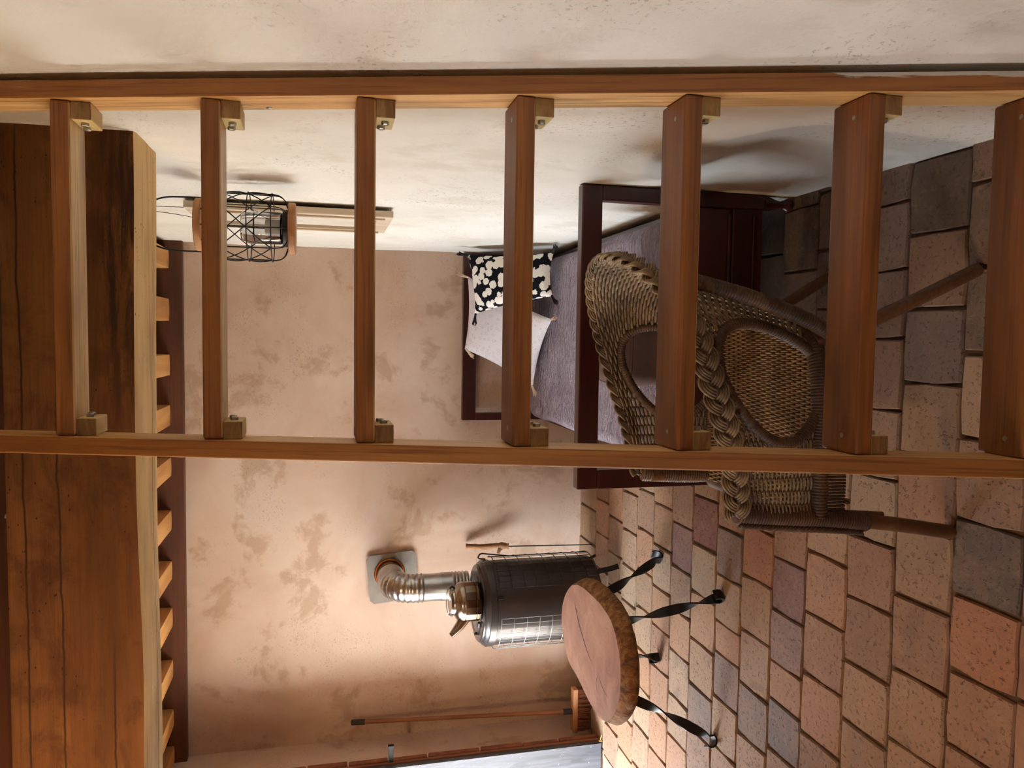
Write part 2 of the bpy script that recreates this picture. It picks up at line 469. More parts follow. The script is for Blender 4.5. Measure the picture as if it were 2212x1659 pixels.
# walls
def nz(y, z, s=0.0):
    return (noise.noise((y*1.1+s, z*1.5, 3.3))*0.55+noise.noise((y*2.7+s, z*3.1, 7.7))*0.3+noise.noise((y*6+s, z*7, 1.7))*0.08)
def bul(y, z, y0, z0, ry, rz): return math.exp(-((y-y0)/ry)**2-((z-z0)/rz)**2)
LY0_ = 0.9939
def right_pt(a, b):
    y = YF+(YB-YF)*a; z = -0.05+(ZT+0.05)*b
    d = nz(y, z)*0.020
    d += -0.030*bul(y, z, 2.0, 0.62, 0.35, 0.10)+0.012*bul(y, z, 2.0, 0.42, 0.5, 0.12)   # hollow and swell low on the wall
    x = XR+d
    k = 0.9*math.exp(-((y-(LY0_+0.3224*z+0.03))/0.14)**2)
    x = x*(1-k)+0.496*k
    lim = 0.511 if (2.2 < y < 4.6 and z < 0.95) else 0.493
    return (max(x, lim), y, z)
wr = MB().grid(right_pt, 260, 150)
struct(wr.build('wall_right', M['wall_right'], smooth=3.14))
struct(MB().grid(lambda a, b: (XL-0.05+(XR-XL+0.12)*(1-a), YB+nz(-a*3, b*3, 9)*0.014, -0.05+(ZT+0.05)*b), 120, 130, flip=True).build('wall_back', M['wall_back'], smooth=3.14))
# left wall: thick, with the open doorway near the back corner
wl = MB()
WT = XL-0.46
wl.box(WT, XL, 4.20, YB+0.1, -0.05, ZT)
wl.box(WT, XL, 3.15, 4.20, 2.06, ZT)
wl.box(WT, XL, 0.87, 3.15, -0.05, ZT)            # unseen small window, added to light the chair from the near end
wl.box(WT, XL, YF, 0.23, -0.05, ZT)
wl.box(WT, XL, 0.23, 0.87, -0.05, 1.1)
wl.box(WT, XL, 0.23, 0.87, 1.9, ZT)
wall_left = struct(wl.build('wall_left', M['wall_back'], bevel=0.015))
wf = MB()
wf.box(XL, XR+0.1, YF-0.3, YF, -0.05, ZT)
struct(wf.build('wall_front', M['wall_back'], bevel=0.01))
struct(MB().box(XL-0.5, XR+0.2, YF-0.4, YB+0.2, ZT, ZT+0.1).build('ceiling', M['plate']))
# ground outside the door
struct(MB().box(-30, XL-0.52, -18, 24, -0.25, -0.05).build('ground_outside', plain('pale_gravel', 'd2ccc0', 0.95, 0, 0.5, 30, 'bcb4a6', 3)))
struct(MB().box(XL-0.52, XL-0.02, 3.15, 4.2, -0.2, -0.004).build('trim_1', plain('door_sill', 'b79b80', 0.85, 0, 0.4, 40, '9a7f66', 7)))

# brick edge of the doorway, wooden door frame, grey leaf folded back against the reveal
brickm = plain('brick_edge', '8e5436', 0.9, 0, 0.6, 60, '5e3320', 14)
zz = 0.0
rb = random.Random(3)
while zz < 2.05:
    h = rb.choice([0.19, 0.25, 0.12, 0.30, 0.22])
    h = min(h, 2.06-zz)
    o = cbox('brick', brickm, wall_left, (0.085+rb.uniform(-.006, .006), 0.034, h-0.008), (-2.378+rb.uniform(-.004, .004), 4.184+rb.uniform(-.002, .001), zz+h/2), (0, rb.uniform(-.01, .01), 0), 0.006)
    zz += h
MB().box(-2.43, -2.342, 4.149, 4.164, 0, 2.06).build('door_frame', wood('frame_wood', '4a2410', '7a4423', '8f5a30', 2, 12, 0.6), wall_left, bevel=0.004)
door = struct(MB().box(-3.35, -2.352, 4.110, 4.148, 0.012, 2.03).build('door_1', None))
def door_mat():
    t = NT('grey_door_paint')
    v = t.coord('Object', (1, 1, 0.12), rnd=False)
    g = t.noise(v, 22, 6, 0.65, 1.2)
    col = t.ramp(g, [(0.35, lin('33343a')), (0.6, lin('4c4d54'))])
    sp = t.noise(t.coord('Object', (1, 1, 1), rnd=False), 60, 2, 0.5)
    col = t.mix(t.mask(sp, 0.74, 0.77), col, lin('e6e6e8'))
    return t.out(col, 0.45, t.bump(g, 0.2, 0.003))
door.data.materials.append(door_mat())
hk = MB().box(-0.10, 0.0, -0.006, 0.006, -0.013, 0.013).box(-0.012, 0.0, -0.012, 0.012, -0.016, 0.016)
hook = hk.build('door_hook', plain('black_hook', '0c0b0a', 0.8), None, bevel=0.002, loc=(-2.247, 4.158, 1.229))
tag(hook, 'short black iron hook on the brick edge of the doorway', 'hook')

# ---------------------------------------------------------------- timbers overhead
bmn = rough_block(XR-XL+0.1, 0.27, 0.335, 120, 14, 18, 0.012, 2.2, 4.0, 0.014)
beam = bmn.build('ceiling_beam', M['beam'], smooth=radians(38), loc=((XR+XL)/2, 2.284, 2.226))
tag(beam, 'massive old hewn oak beam spanning the room, cracked and worm-eaten', 'beam')
bo = MB()
for (a, b) in ((1.872, 2.138),):
    bo.box(XL, 0.50, a, b, 2.362, 2.40)
lb = bo.build('landing_board', M['plate'], bevel=0.004)
tag(lb, 'dark landing board beside the top of the big beam, with one screw', 'board')
MB().lathe([(0.0045, 0), (0.006, 0.002), (0.006, 0.004)], 12).build('screw', M['steel'], lb, loc=(-0.455, 2.128, 2.3585))
plate = MB().box(XL, 0.525, 4.545, 4.597, 2.343, 2.56).build('wall_plate', M['plate'], bevel=0.004)
tag(plate, 'dark brown wall plate along the top of the beige back wall', 'beam')
ORD = ['first', 'second', 'third', 'fourth', 'fifth', 'sixth', 'seventh', 'eighth', 'ninth', 'tenth', 'eleventh']
JX = [(.463, .36), (.196, .074), (-.106, -.221), (-.385, -.501), (-.674, -.78), (-.97, -1.082), (-1.255, -1.36), (-1.521, -1.629), (-1.818, -1.919), (-2.101, -2.203), (-2.315, -2.41)]
for i, (a, b) in enumerate(JX):
    o = rough_block(2.38, a-b, 0.115, 14, 3, 3, 0.003, 3, i*3.1, 0.006).build('ceiling_joist', M['joist'], smooth=radians(38), loc=((a+b)/2, 3.352, 2.466), rot=(0, 0, pi/2))
    tag(o, 'pale ceiling joist behind the big beam, %s from the cream wall' % ORD[i], 'joist', 'joists behind the big beam')
# planks above the joists
for i in range(14):
    y0 = 1.875+i*0.195
    o = MB().box(XL, 0.50, y0+0.002, min(y0+0.193, 4.59), 2.522, 2.548).build('ceiling_plank', M['plate'], None, bevel=0.003)
    tag(o, 'dark loft floor plank lying across the joists', 'plank', 'loft floor planks')

# ---------------------------------------------------------------- ladder stair
LY0, LM = 0.9939, 0.3224
lean = -math.atan(LM)
lad = empty('ladder', (0.123, LY0, 0), 'steep oak ladder stair with flat treads leaning up to the loft', 'ladder')
def lpar(o):
    o.parent = lad; o.location = Vector(o.location)-Vector(lad.location); return o
def rail_mat(name, paint):
    """oak rail: brown front, sides coloured paler to imitate light falling on them"""
    t = NT(name)
    v = t.coord('Object', (1, 1, 0.07)); g = t.noise(v, 18, 6, 0.6, 0.5)
    st = t.noise(t.coord('Object', (1, 1, 0.02)), 150, 3, 0.6)
    c1 = t.ramp(g, [(0.3, lin('855020')), (0.5, lin('a0662c')), (0.72, lin('b27a3a'))])
    c2 = t.ramp(g, [(0.3, lin('b8854a')), (0.5, lin('cf9f60')), (0.72, lin('dab277'))])  # side tone: door light on the inner faces put into the colour
    geo = t.n('TexCoord'); sep = t.n('SeparateXYZ'); t.l(geo.outputs['Normal'], sep.inputs[0])
    ab = t.n('Math', operation='ABSOLUTE'); t.l(sep.outputs['X'], ab.inputs[0])
    col = t.mix(t.mask(ab.outputs[0], 0.5, 0.8), c1, c2)
    col = t.mix(t.mulc(t.mask(st, 0.53, 0.66), 0.55), col, lin('5c3010'))
    if paint:
        so_ = t.n('SeparateXYZ'); t.l(geo.outputs['Object'], so_.inputs[0])
        pn = t.noise(t.coord('Object', (1, 1, 0.10), rnd=False), 30, 6, 0.6, 0.4)
        # band: splash of wall paint low on the outer edge
        zm = t.ramp(so_.outputs['Z'], [(0.18, (0, 0, 0, 1)), (0.40, (1, 1, 1, 1)), (0.72, (1, 1, 1, 1)), (0.98, (0, 0, 0, 1))])
        xm = t.n('MapRange'); t.l(so_.outputs['X'], xm.inputs[0]); xm.inputs[1].default_value = -0.012; xm.inputs[2].default_value = 0.018
        a = t.n('Math', operation='MULTIPLY_ADD'); t.l(xm.outputs[0], a.inputs[0]); a.inputs[1].default_value = 0.55; t.l(pn, a.inputs[2])
        b = t.mulc(a.outputs[0], zm)
        col = t.mix(t.mask(b, 0.86, 0.90), col, lin('cfc8bc'))
    return t.out(col, 0.5, t.bump(st, 0.2, 0.002))
for (xc, paint) in ((0.4675, True), (-0.2205, False)):
    o = MB().box(-0.0175, 0.0175, 0, 0.086, 0.029, 3.02).build('rail', rail_mat('oak_rail_painted' if paint else 'oak_rail', paint), None, bevel=0.003)
    o.location = (xc, LY0, 0); o.rotation_euler = (lean, 0, 0); lpar(o)
def tread_mat():
    t = NT('oak_tread_baked_light')
    v = t.coord('Object', (0.07, 1, 1)); g = t.noise(v, 18, 6, 0.6, 0.7)
    st = t.noise(t.coord('Object', (0.02, 1, 1)), 150, 3, 0.6)
    c1 = t.ramp(g, [(0.3, lin('6c3c14')), (0.5, lin('925a25')), (0.72, lin('a96e32'))])
    c2 = t.ramp(g, [(0.3, lin('cca262')), (0.6, lin('e0bf84'))])  # underside tone stands in for light bounced up off the floor
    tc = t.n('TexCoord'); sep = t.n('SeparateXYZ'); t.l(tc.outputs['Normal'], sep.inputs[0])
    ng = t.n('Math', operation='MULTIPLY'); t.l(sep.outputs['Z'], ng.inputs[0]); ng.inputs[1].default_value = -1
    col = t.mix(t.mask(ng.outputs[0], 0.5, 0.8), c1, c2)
    col = t.mix(t.mulc(t.mask(sep.outputs['Z'], 0.6, 0.9), 0.45), col, lin('5a2e12'))  # tread tops darkened: shade painted into the colour
    col = t.mix(t.mulc(t.mask(st, 0.53, 0.66), 0.45), col, lin('522409'))
    big = t.noise(t.coord('Object', (0.4, 1, 1)), 8, 3, 0.5)
    col = t.mix(t.mulc(t.mask(big, 0.48, 0.7), 0.45), col, lin('5a2a0e'))
    return t.out(col, 0.45, t.bump(st, 0.25, 0.002))
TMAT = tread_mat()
TZ = [2.109, 1.824, 1.537, 1.251, 0.960, 0.652, 0.372, 0.09]
hexh = MB().lathe([(0.0075, 0), (0.0075, 0.006), (0.006, 0.0072)], 6)
for i, z in enumerate(TZ):
    yf = LY0+LM*z
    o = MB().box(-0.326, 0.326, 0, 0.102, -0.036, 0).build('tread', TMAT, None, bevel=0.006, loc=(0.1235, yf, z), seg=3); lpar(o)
    if i < len(TZ)-1:
        for s, x in ((1, 0.45), (-1, -0.203)):
            blk = MB().box(-0.0175, 0.0175, -0.042, 0.042, -0.036, 0).build('block', M['pine'], None, bevel=0.002, loc=(x-s*0.0178, yf+0.046, z-0.0365)); lpar(blk)
            for dy in (-0.016, 0.018):
                b = hexh.build('bolt', M['steel'], blk, loc=(-s*0.0172, dy, -0.016+dy*0.15), rot=(0, -s*pi/2, 0))
    for x in (0.415, -0.17):
        sc = MB().lathe([(0.005, -0.001), (0.005, 0.0006), (0.003, 0.001)], 10).build('screw', M['steel'], None, loc=(x, yf+0.040, z)); lpar(sc)
sc = MB().lathe([(0.006, -0.001), (0.006, 0.0012), (0.003, 0.002)], 10).build('screw', M['steel'], None, loc=(0.4499, 1.617, 1.70), rot=(0, -pi/2, 0)); lpar(sc)

# ---------------------------------------------------------------- bed
bed = empty('bed', (0, 3.45, 0), 'dark mahogany single bed frame against the cream wall', 'bed')
def bpart(name, box, parent=bed, bevel=0.004, mat=None):
    x0, x1, y0, y1, z0, z1 = box
    cx, cy, cz = (x0+x1)/2, (y0+y1)/2, (z0+z1)/2
    o = cbox(name, mat or M['mahog'], parent, (x1-x0, y1-y0, z1-z0), (cx, cy, cz), None, bevel)
    base = Vector((0, 3.45, 0)) if parent is bed else Vector((0, 3.45, 0))+Vector(parent.location)
    o.location = Vector((cx, cy, cz))-base
    return o
fy0, fy1 = 2.395, 2.440
tr = bpart('footboard_rail', (-0.494, 0.508, fy0, fy1, 0.709, 0.779))
for (a, b) in ((0.459, 0.508), (-0.494, -0.430)): bpart('post', (a, b, fy0, fy1, 0.115, 0.7085))
bpart('panel_rail', (-0.430, 0.459, fy0+.002, fy1-.002, 0.40, 0.455))
bpart('panel_rail', (-0.430, 0.459, fy0+.002, fy1-.002, 0.122, 0.235))
pn = bpart('footboard_panel', (-0.430, 0.459, fy0+.014, fy1-.006, 0.235, 0.40))
bpart('moulding', (-0.41, 0.44, fy0+.006, fy0+.0145, 0.237, 0.249), bevel=0.003)
bpart('moulding', (-0.41, 0.44, fy0-.003, fy0+.0025, 0.150, 0.160), bevel=0.003)
def foot(x, y):
    prof = [(0.012, 0), (0.020, 0.004), (0.024, 0.014), (0.020, 0.026), (0.014, 0.034), (0.013, 0.05), (0.018, 0.07), (0.024, 0.09), (0.024, 0.115)]
    MB().lathe(prof, 20).build('foot', M['mahog'], bed, smooth=radians(40), loc=(x, y-3.45, 0))
for x in (0.483, -0.46):
    foot(x, 2.4175); foot(x, 4.542)
hy0, hy1 = 4.520, 4.565
bpart('headboard_rail', (-0.487, 0.507, hy0, hy1, 0.703, 0.783))
for (a, b) in ((0.462, 0.507), (-0.487, -0.443)): bpart('post', (a, b, hy0, hy1, 0.115, 0.7025))
bpart('headboard_rail', (-0.443, 0.462, hy0, hy1, 0.30, 0.36))
for (a, b) in ((0.468, 0.494), (-0.488, -0.462)): bpart('side_rail', (a, b, 2.44, 4.52, 0.14, 0.29))
def quilt_mat():
    t = NT('quilted_cotton')
    v = t.coord('Object', (1, 1, 1), rnd=False)
    col = t.mix(t.mask(t.noise(v, 6, 4), 0.35, 0.7), lin('a99aa6'), lin('bdb0b8'))
    q1 = t.noise(t.coord('Object', (0.5, 1.0, 1), rnd=False), 48, 4, 0.6, 1.2)
    wv = t.n('TexWave'); wv.wave_type = 'RINGS'; wv.inputs['Scale'].default_value = 9; wv.inputs['Distortion'].default_value = 9; wv.inputs['Detail'].default_value = 2; wv.inputs['Detail Scale'].default_value = 1.4
    t.l(v, wv.inputs['Vector'])
    return t.out(col, 0.9, t.bump(wv.outputs['Fac'], 0.5, 0.008, t.bump(q1, 1.0, 0.05)), spec=0.1)
def quilt_pt(u, v):
    # closed across the bed: hem, side, top, side, hem
    W, R, zt, zb = 0.462, 0.055, 0.362, 0.21
    y = 2.455+2.045*v
    prof = []
    L = 2*(zt-zb-R)+pi*R+2*(W-R)
    d = u*L
    s1 = zt-zb-R
    if d < s1: x, z = -W, zb+d
    elif d < s1+pi*R/2:
        a = (d-s1)/R; x, z = -W+R-R*cos(a), zt-R+R*sin(a)
    elif d < s1+pi*R/2+2*(W-R): x, z = -W+R+(d-s1-pi*R/2), zt
    elif d < s1+pi*R+2*(W-R):
        a = (d-s1-pi*R/2-2*(W-R))/R; x, z = W-R+R*sin(a), zt-R+R*cos(a)
    else: x, z = W, zt-R-(d-s1-pi*R-2*(W-R))
    k = noise.noise((x*4, y*3, z*4))*0.008+noise.noise((x*11, y*9, z*11))*0.003
    e = max(0, 0.06-(v*2.045))*0.6
    return (x+0.01*noise.noise((y*3, z*5, 2.0)) - (0.01 if x < 0 else 0), y, z+k-e)
q = MB().grid(quilt_pt, 90, 110)
q.add([quilt_pt(i/90, 0) for i in range(91)], [tuple(range(90, -1, -1))])
q.add([quilt_pt(i/90, 1) for i in range(91)], [tuple(range(91))])
qo = q.build('bedspread', quilt_mat(), smooth=radians(60))
tag(qo, 'lavender grey quilted bedspread over the mattress of the dark bed', 'bedspread')

def pillow(name, mat, quad, thick, label, cat='pillow', n=26):
    A, B, Cc, D = [Vector(p) for p in quad]       # top-left, top-right, bottom-right, bottom-left
    nrm = (B-A).cross(D-A).normalized()
    ctr = (A+B+Cc+D)/4
    mb = MB()
    def pt(sgn):
        def fn(u, v):
            uu, vv = u*2-1, v*2-1
            pin = 1-0.075*(1-abs(uu)**2)*(abs(vv)**4)
            pin2 = 1-0.075*(1-abs(vv)**2)*(abs(uu)**4)
            U = 0.5+uu*pin2/2; V = 0.5+vv*pin/2
            p = (A*(1-U)+B*U)*(1-V)+(D*(1-U)+Cc*U)*V
            h = max(0, (1-abs(uu)**3.0)*(1-abs(vv)**3.0))**0.55
            wr_ = noise.noise(p*9)*0.007+noise.noise(p*22)*0.002
            return p+nrm*sgn*(thick/2*h+wr_*h)-ctr
        return fn
    mb.grid(pt(1), n, n, flip=True); mb.grid(pt(-1), n, n)
    o = mb.build(name, mat, smooth=radians(70), loc=ctr)
    tag(o, label, cat)
    return o, [A-ctr, B-ctr, Cc-ctr, D-ctr]
def tassel(o, p, d, mat, r=0.008, L=0.05):
    p = Vector(p); d = Vector(d).normalized()
    rnd = random.Random(int(p.x*1000))
    mb = MB(); mb.tube([p, p+d*0.008, p+d*0.014], [r*.6, r*.9, r*.7], 8)
    for i in range(9):
        a = 2*pi*i/9; off = Vector((cos(a), sin(a)*.6, sin(a)))*r*.7
        mb.tube([p+d*0.012+off*.5, p+d*(0.012+L*.5)+off, p+d*(0.012+L)+off*1.5+Vector((rnd.uniform(-.004, .004), 0, rnd.uniform(-.004, .004)))], r*.35, 5)
    mb.build('tassel', mat, o, smooth=radians(60))
def white_pillow_mat():
    t = NT('white_cotton_print')
    vo = t.n('TexVoronoi'); vo.inputs['Scale'].default_value = 42; t.l(t.coord('Object', rnd=False), vo.inputs['Vector'])
    rg = t.ramp(vo.outputs['Distance'], [(0.22, (0, 0, 0, 1)), (0.27, (1, 1, 1, 1)), (0.34, (1, 1, 1, 1)), (0.39, (0, 0, 0, 1))])
    col = t.mix(t.mulc(rg, 0.4), lin('d4cfd2'), lin('a59e9c'))
    return t.out(col, 0.9, t.bump(t.noise(t.coord('Object', rnd=False), 14, 4), 0.3, 0.01), spec=0.1)
def black_pillow_mat():
    t = NT('black_white_print')
    v = t.coord('Object', rnd=False)
    vo = t.n('TexVoronoi'); vo.inputs['Scale'].default_value = 21; vo.inputs['Randomness'].default_value = 0.8; t.l(v, vo.inputs['Vector'])
    nz_ = t.noise(v, 120, 1, 0.5)
    a = t.n('Math', operation='MULTIPLY_ADD'); t.l(nz_, a.inputs[0]); a.inputs[1].default_value = 0.22; t.l(vo.outputs['Distance'], a.inputs[2])
    col = t.ramp(a.outputs[0], [(0.61, lin('e8e4da')), (0.645, lin('15141a'))])
    return t.out(col, 0.9, None, spec=0.1)
WP = [(-0.06, 4.455, 0.785), (0.37, 4.47, 0.77), (0.113, 4.02, 0.385), (-0.273, 4.33, 0.40)]
wp, cs = pillow('pillow', white_pillow_mat(), WP, 0.11, 'white pillow with tiny scroll print and beige tassels, leaning on the headboard')
cream = plain('beige_thread', 'cdb79c', 0.9, 0, 0.3, 300)
for c_, d_ in zip(cs, ((-0.8, 0, -0.7), (0.3, 0, 1), (0.2, -1, -0.2), (-1, -0.3, -0.3))): tassel(wp, c_*0.97, d_, cream)
BP = [(0.141, 4.29, 0.760), (0.474, 4.30, 0.806), (0.466, 3.95, 0.402), (0.234, 3.93, 0.410)]
bp, cs = pillow('pillow', black_pillow_mat(), BP, 0.12, 'black cushion printed with white spiky leaves, in front of the white pillow')
blk_thread = plain('black_thread', '14131a', 0.9)
for c_, d_ in zip(cs, ((-0.8, 0, 0.1), (0.1, -0.3, 1), (0.6, -1, 0), (-0.6, -0.6, -0.2))): tassel(bp, c_*0.97, d_, blk_thread)

# brown cushion lying at the foot of the bed
cu = MB()
def cush(u, v):
    th_, ph = u*2*pi, (v-0.5)*pi
    def se(c_, e): return math.copysign(abs(c_)**e, c_)
    x = 0.20*se(cos(ph), .35)*se(cos(th_), .3); y = 0.19*se(cos(ph), .35)*se(sin(th_), .3); z = 0.095*se(sin(ph), .55)
    k = 1+0.02*noise.noise((x*8, y*8, z*8))
    return (x*k, y*k, z*k)
cu.grid(cush, 48, 24)
cuo = cu.build('cushion', plain('brown_cloth', '70564c', 0.92, 0, 0.3, 260, '624a42', 5, 0.1), smooth=radians(70), loc=(0.035, 2.76, 0.465))
tag(cuo, 'thick brown seat cushion lying on the foot of the bed', 'cushion')
cp = MB(); 
cp.tube([cush(i/60, 0.62) for i in range(60)], 0.004, 6, closed=True); cp.build('piping', cuo.data.materials[0], cuo, smooth=3.14)

# ---------------------------------------------------------------- wicker armchair
CX, CY = -0.10, 1.90
chair = empty('wicker_armchair', (CX, CY, 0), 'brown wicker armchair with braided rim and holes under its arms, facing the stove', 'armchair')
def wk(name, a, b, c_, rough=0.55):
    t = NT(name)
    v = t.coord('Object', (1, 1, 1), rnd=False)
    n1 = t.noise(v, 7, 5, 0.6); n2 = t.noise(v, 90, 2, 0.5)
    col = t.ramp(n1, [(0.3, lin(a)), (0.5, lin(b)), (0.7, lin(c_))])
    col = t.mix(t.mulc(t.mask(n2, 0.45, 0.65), 0.5), col, lin(a))
    return t.out(col, rough, None, spec=0.4)
WK = wk('wicker', '574430', '87704f', 'a8906c')
WKS = wk('wicker_seat', '5c4630', '92734f', 'b5966c')
WKD = wk('wicker_wrap', '352316', '573d28', '73563a')
WKL = wk('rattan_pole', '4a2e18', '66452a', '7a5636', 0.4)
RIM = [(-.405, .280, .655), (-.25, .300, .690), (-.10, .302, .745), (.03, .285, .795), (.13, .215, .845), (.19, .115, .880), (.212, 0, .895)]
SEA = [(-.425, .268, .43), (-.25, .270, .43), (-.12, .262, .43), (-.02, .238, .43), (.05, .178, .43), (.085, .09, .43), (.092, 0, .43)]
def samp(cv, q_):
    q_ = min(max(q_, 0), 1)*6; i = min(int(q_), 5); t = q_-i
    P = lambda k: Vector(cv[k]) if 0 <= k <= 6 else (Vector((cv[5][0], -cv[5][1], cv[5][2])) if k > 6 else Vector(cv[0])*2-Vector(cv[1]))
    p0, p1, p2, p3 = P(i-1), P(i), P(i+1), P(i+2)
    return 0.5*((2*p1)+(p2-p0)*t+(2*p0-5*p1+4*p2-p3)*t*t+(-p0+3*p1-3*p2+p3)*t**3)
def S(s, t):
    q_ = 1-abs(s); a = samp(SEA, q_); b = samp(RIM, q_)
    p = a.lerp(b, t); sg = 1 if s >= 0 else -1
    bulg = 0.014*sin(pi*min(max(t, 0), 1))
    off = p.y+bulg*(1-q_**3); x = p.x+bulg*(q_**2)
    return Vector((x-CX, sg*off, p.z))
def Sn(s, t):
    e = 0.01
    du = S(min(s+e, 1), t)-S(max(s-e, -1), t); dv = S(s, t+e)-S(s, t-e)
    n = du.cross(dv); n.normalize()
    return n
HQ, HR, HT, HTR = 0.375, 0.195, 0.38, 0.47
def inhole(s, t, k=1.0):
    return ((1-abs(s)-HQ)/(HR*k))**2+((t-HT)/(HTR*k))**2 < 1
NS = 64
wv_ = MB()
rows = 42; SEG = 300
for j in range(rows):
    t = 0.01+0.97*j/(rows-1)
    run = []; rr = []
    def flush():
        if len(run) > 3: wv_.tube(list(run), list(rr), 4, cap=False)
        run.clear(); rr.clear()
    for i in range(SEG+1):
        s = -1+2*i/SEG
        if inhole(s, t, 1.03): flush(); continue
        p = S(s, t); h = (S(s, 1)-S(s, 0)).length/rows
        r_ = min(0.50*h, 0.0058)
        run.append(p+Sn(s, t)*(0.0042*sin(s*NS*pi/2+j*pi))); rr.append(r_)
    flush()
wv_.build('weave', WK, chair, smooth=3.14)['kind'] = 'stuff'
stk = MB()
for i in range(NS+1):
    s = -1+2*i/NS
    run = []
    for k in range(25):
        t = k/24
        if inhole(s, t, 1.0):
            if len(run) > 2: stk.tube(list(run), 0.0032, 5, cap=False)
            run = []; continue
        run.append(S(s, t))
    if len(run) > 2: stk.tube(run, 0.0032, 5, cap=False)
stk.build('stakes', WKD, chair, smooth=3.14)['kind'] = 'stuff'

def resample(path, step):
    P = [Vector(p) for p in path]; d = [0]
    for a, b in zip(P[:-1], P[1:]): d.append(d[-1]+(b-a).length)
    n = max(2, int(d[-1]/step)); out = []; k = 0
    for i in range(n+1):
        x = d[-1]*i/n
        while k < len(P)-2 and d[k+1] < x: k += 1
        f = (x-d[k])/max(d[k+1]-d[k], 1e-9); out.append(P[k].lerp(P[k+1], f))
    return out
def wrapped(mb, path, r, pitch=0.0075, n=10):
    """a core bound round with cane: ridged tube"""
    P = resample(path, pitch/3)
    N = len(P); L = N
    rs = []
    for i in range(N):
        rr = r(i/(N-1)) if callable(r) else r
        rs.append(rr*(1.0 if i % 3 else 0.86)+(0.0009*noise.noise((i*.37, 1.1, 2.2))))
    mb.tube(P, rs, n)
    return mb
def braid(mb, path, nrm, W=0.022, H=0.009, period=0.115, cane=0.0033, ncane=4):
    P = resample(path, 0.004); N = len(P)
    for k in range(3):
        for c_ in range(ncane):
            pts = []
            for i in range(N):
                T = (P[min(i+1, N-1)]-P[max(i-1, 0)]).normalized()
                nv = nrm(i/(N-1)); nv = (nv-T*nv.dot(T)).normalized(); lt = T.cross(nv)
                ph = 2*pi*(i*0.004)/period+2*pi*k/3
                lat = W*sin(ph); hh = H*sin(2*ph)
                # canes lie side by side along the strand's own width
                dl = (c_-(ncane-1)/2)*cane*1.75
                slope = cos(ph)
                pts.append(P[i]+lt*(lat+dl*(1-0.35*abs(slope)))+nv*(hh+0.012)+T*dl*(-slope)*0.8)
            mb.tube(pts, cane, 5)
br = MB()
rimpath = [S(-1+2*i/160, 0.95) for i in range(161)]
def rim_n(f):
    s = -1+2*f
    n = Sn(max(min(s, .99), -.99), 0.9)
    ctr = Vector((-0.05, 0, 0)); p = S(s, 1); o = Vector((p.x-ctr.x, p.y, 0)).normalized()
    if n.dot(o) < 0: n = -n
    return (Vector((0, 0, 1))*0.30+n*0.95).normalized()
braid(br, rimpath, rim_n, 0.021, 0.008, 0.12, 0.0036, 4)
br.build('braided_rim', WK, chair, smooth=3.14)
cr_ = MB(); cr_.tube([S(-1+2*i/160, 0.93)+rim_n(i/160)*0.010 for i in range(161)], 0.010, 8); cr_.build('rim_core', WKD, chair, smooth=3.14)
for sg in (-1, 1):
    ring = []
    for i in range(90):
        a = 2*pi*i/89
        q_ = HQ+HR*cos(a); t = max(HT+HTR*sin(a), -0.02)
        ring.append(S(sg*(1-q_), t))
    wrapped(MB(), ring, 0.0145).build('hole_rim', WKD, chair, smooth=3.14)
# seat
sx0, sx1 = -0.425, 0.088
def seat_half(x):
    lo, hi = 0.0, 1.0
    for _ in range(18):
        m_ = (lo+hi)/2
        if samp(SEA, m_).x < x: lo = m_
        else: hi = m_
    return samp(SEA, lo).y
se = MB(); nrow = 88
for j in range(nrow):
    x = sx0+(sx1-sx0)*(j+.5)/nrow; hw = max(seat_half(x)-0.004, 0.02)
    N = max(8, int(hw*2/0.0065)); pts = []
    for i in range(N+1):
        y = -hw+2*hw*i/N
        z = 0.434-0.018*(1-(y/0.28)**2)*(1-((x+.17)/.3)**2)+0.0034*sin(y/0.0125*pi/2*1.0+j*pi)
        pts.append((x-CX, y, z))
    se.tube(pts, 0.0029, 4, cap=False)
se.build('seat_weave', WKS, chair, smooth=3.14)['kind'] = 'stuff'
sst = MB()
for i in range(23):
    y = -0.26+0.52*i/22
    xs = [sx0+(sx1-sx0)*k/20 for k in range(21)]
    pts = [(x-CX, y, 0.433-0.018*(1-(y/0.28)**2)*(1-((x+.17)/.3)**2)) for x in xs if seat_half(x) > abs(y)]
    if len(pts) > 2: sst.tube(pts, 0.0024, 4)
sst.build('seat_stakes', WKD, chair, smooth=3.14)['kind'] = 'stuff'
sb_ = MB()
out_ = [samp(SEA, i/30) for i in range(31)]
poly = [(p.x-CX, -p.y, 0.395) for p in out_]+[(p.x-CX, p.y, 0.395) for p in reversed(out_[:-1])]
m_ = len(poly); sb_.add(poly+[(a, b, 0.402) for a, b, c_ in poly], [tuple(range(m_-1, -1, -1)), tuple(m_+i for i in range(m_))]+[(i, (i+1) % m_, m_+(i+1) % m_, m_+i) for i in range(m_)])
sb_.build('seat_light_block', WKD, chair)  # added backing board, blocks light under the seat weave
fr = MB(); fpath = [(p.x-CX, -p.y, 0.418) for p in out_]+[(p.x-CX, p.y, 0.418) for p in reversed(out_[:-1])]
wrapped(fr, fpath, 0.024); fr.build('seat_frame', WKD, chair, smooth=3.14)
ap = MB(); wrapped(ap, [(-0.425-CX, -0.268, 0.405), (-0.432-CX, 0, 0.40), (-0.425-CX, 0.268, 0.405)], 0.030); ap.build('front_apron', WKD, chair, smooth=3.14)
roll = MB(); wrapped(roll, bez([(0.065-CX, -0.20, 0.452), (0.10-CX, -0.08, 0.455), (0.105-CX, 0.05, 0.455), (0.065-CX, 0.19, 0.452)]), 0.026); roll.build('back_roll', WKD, chair, smooth=3.14)
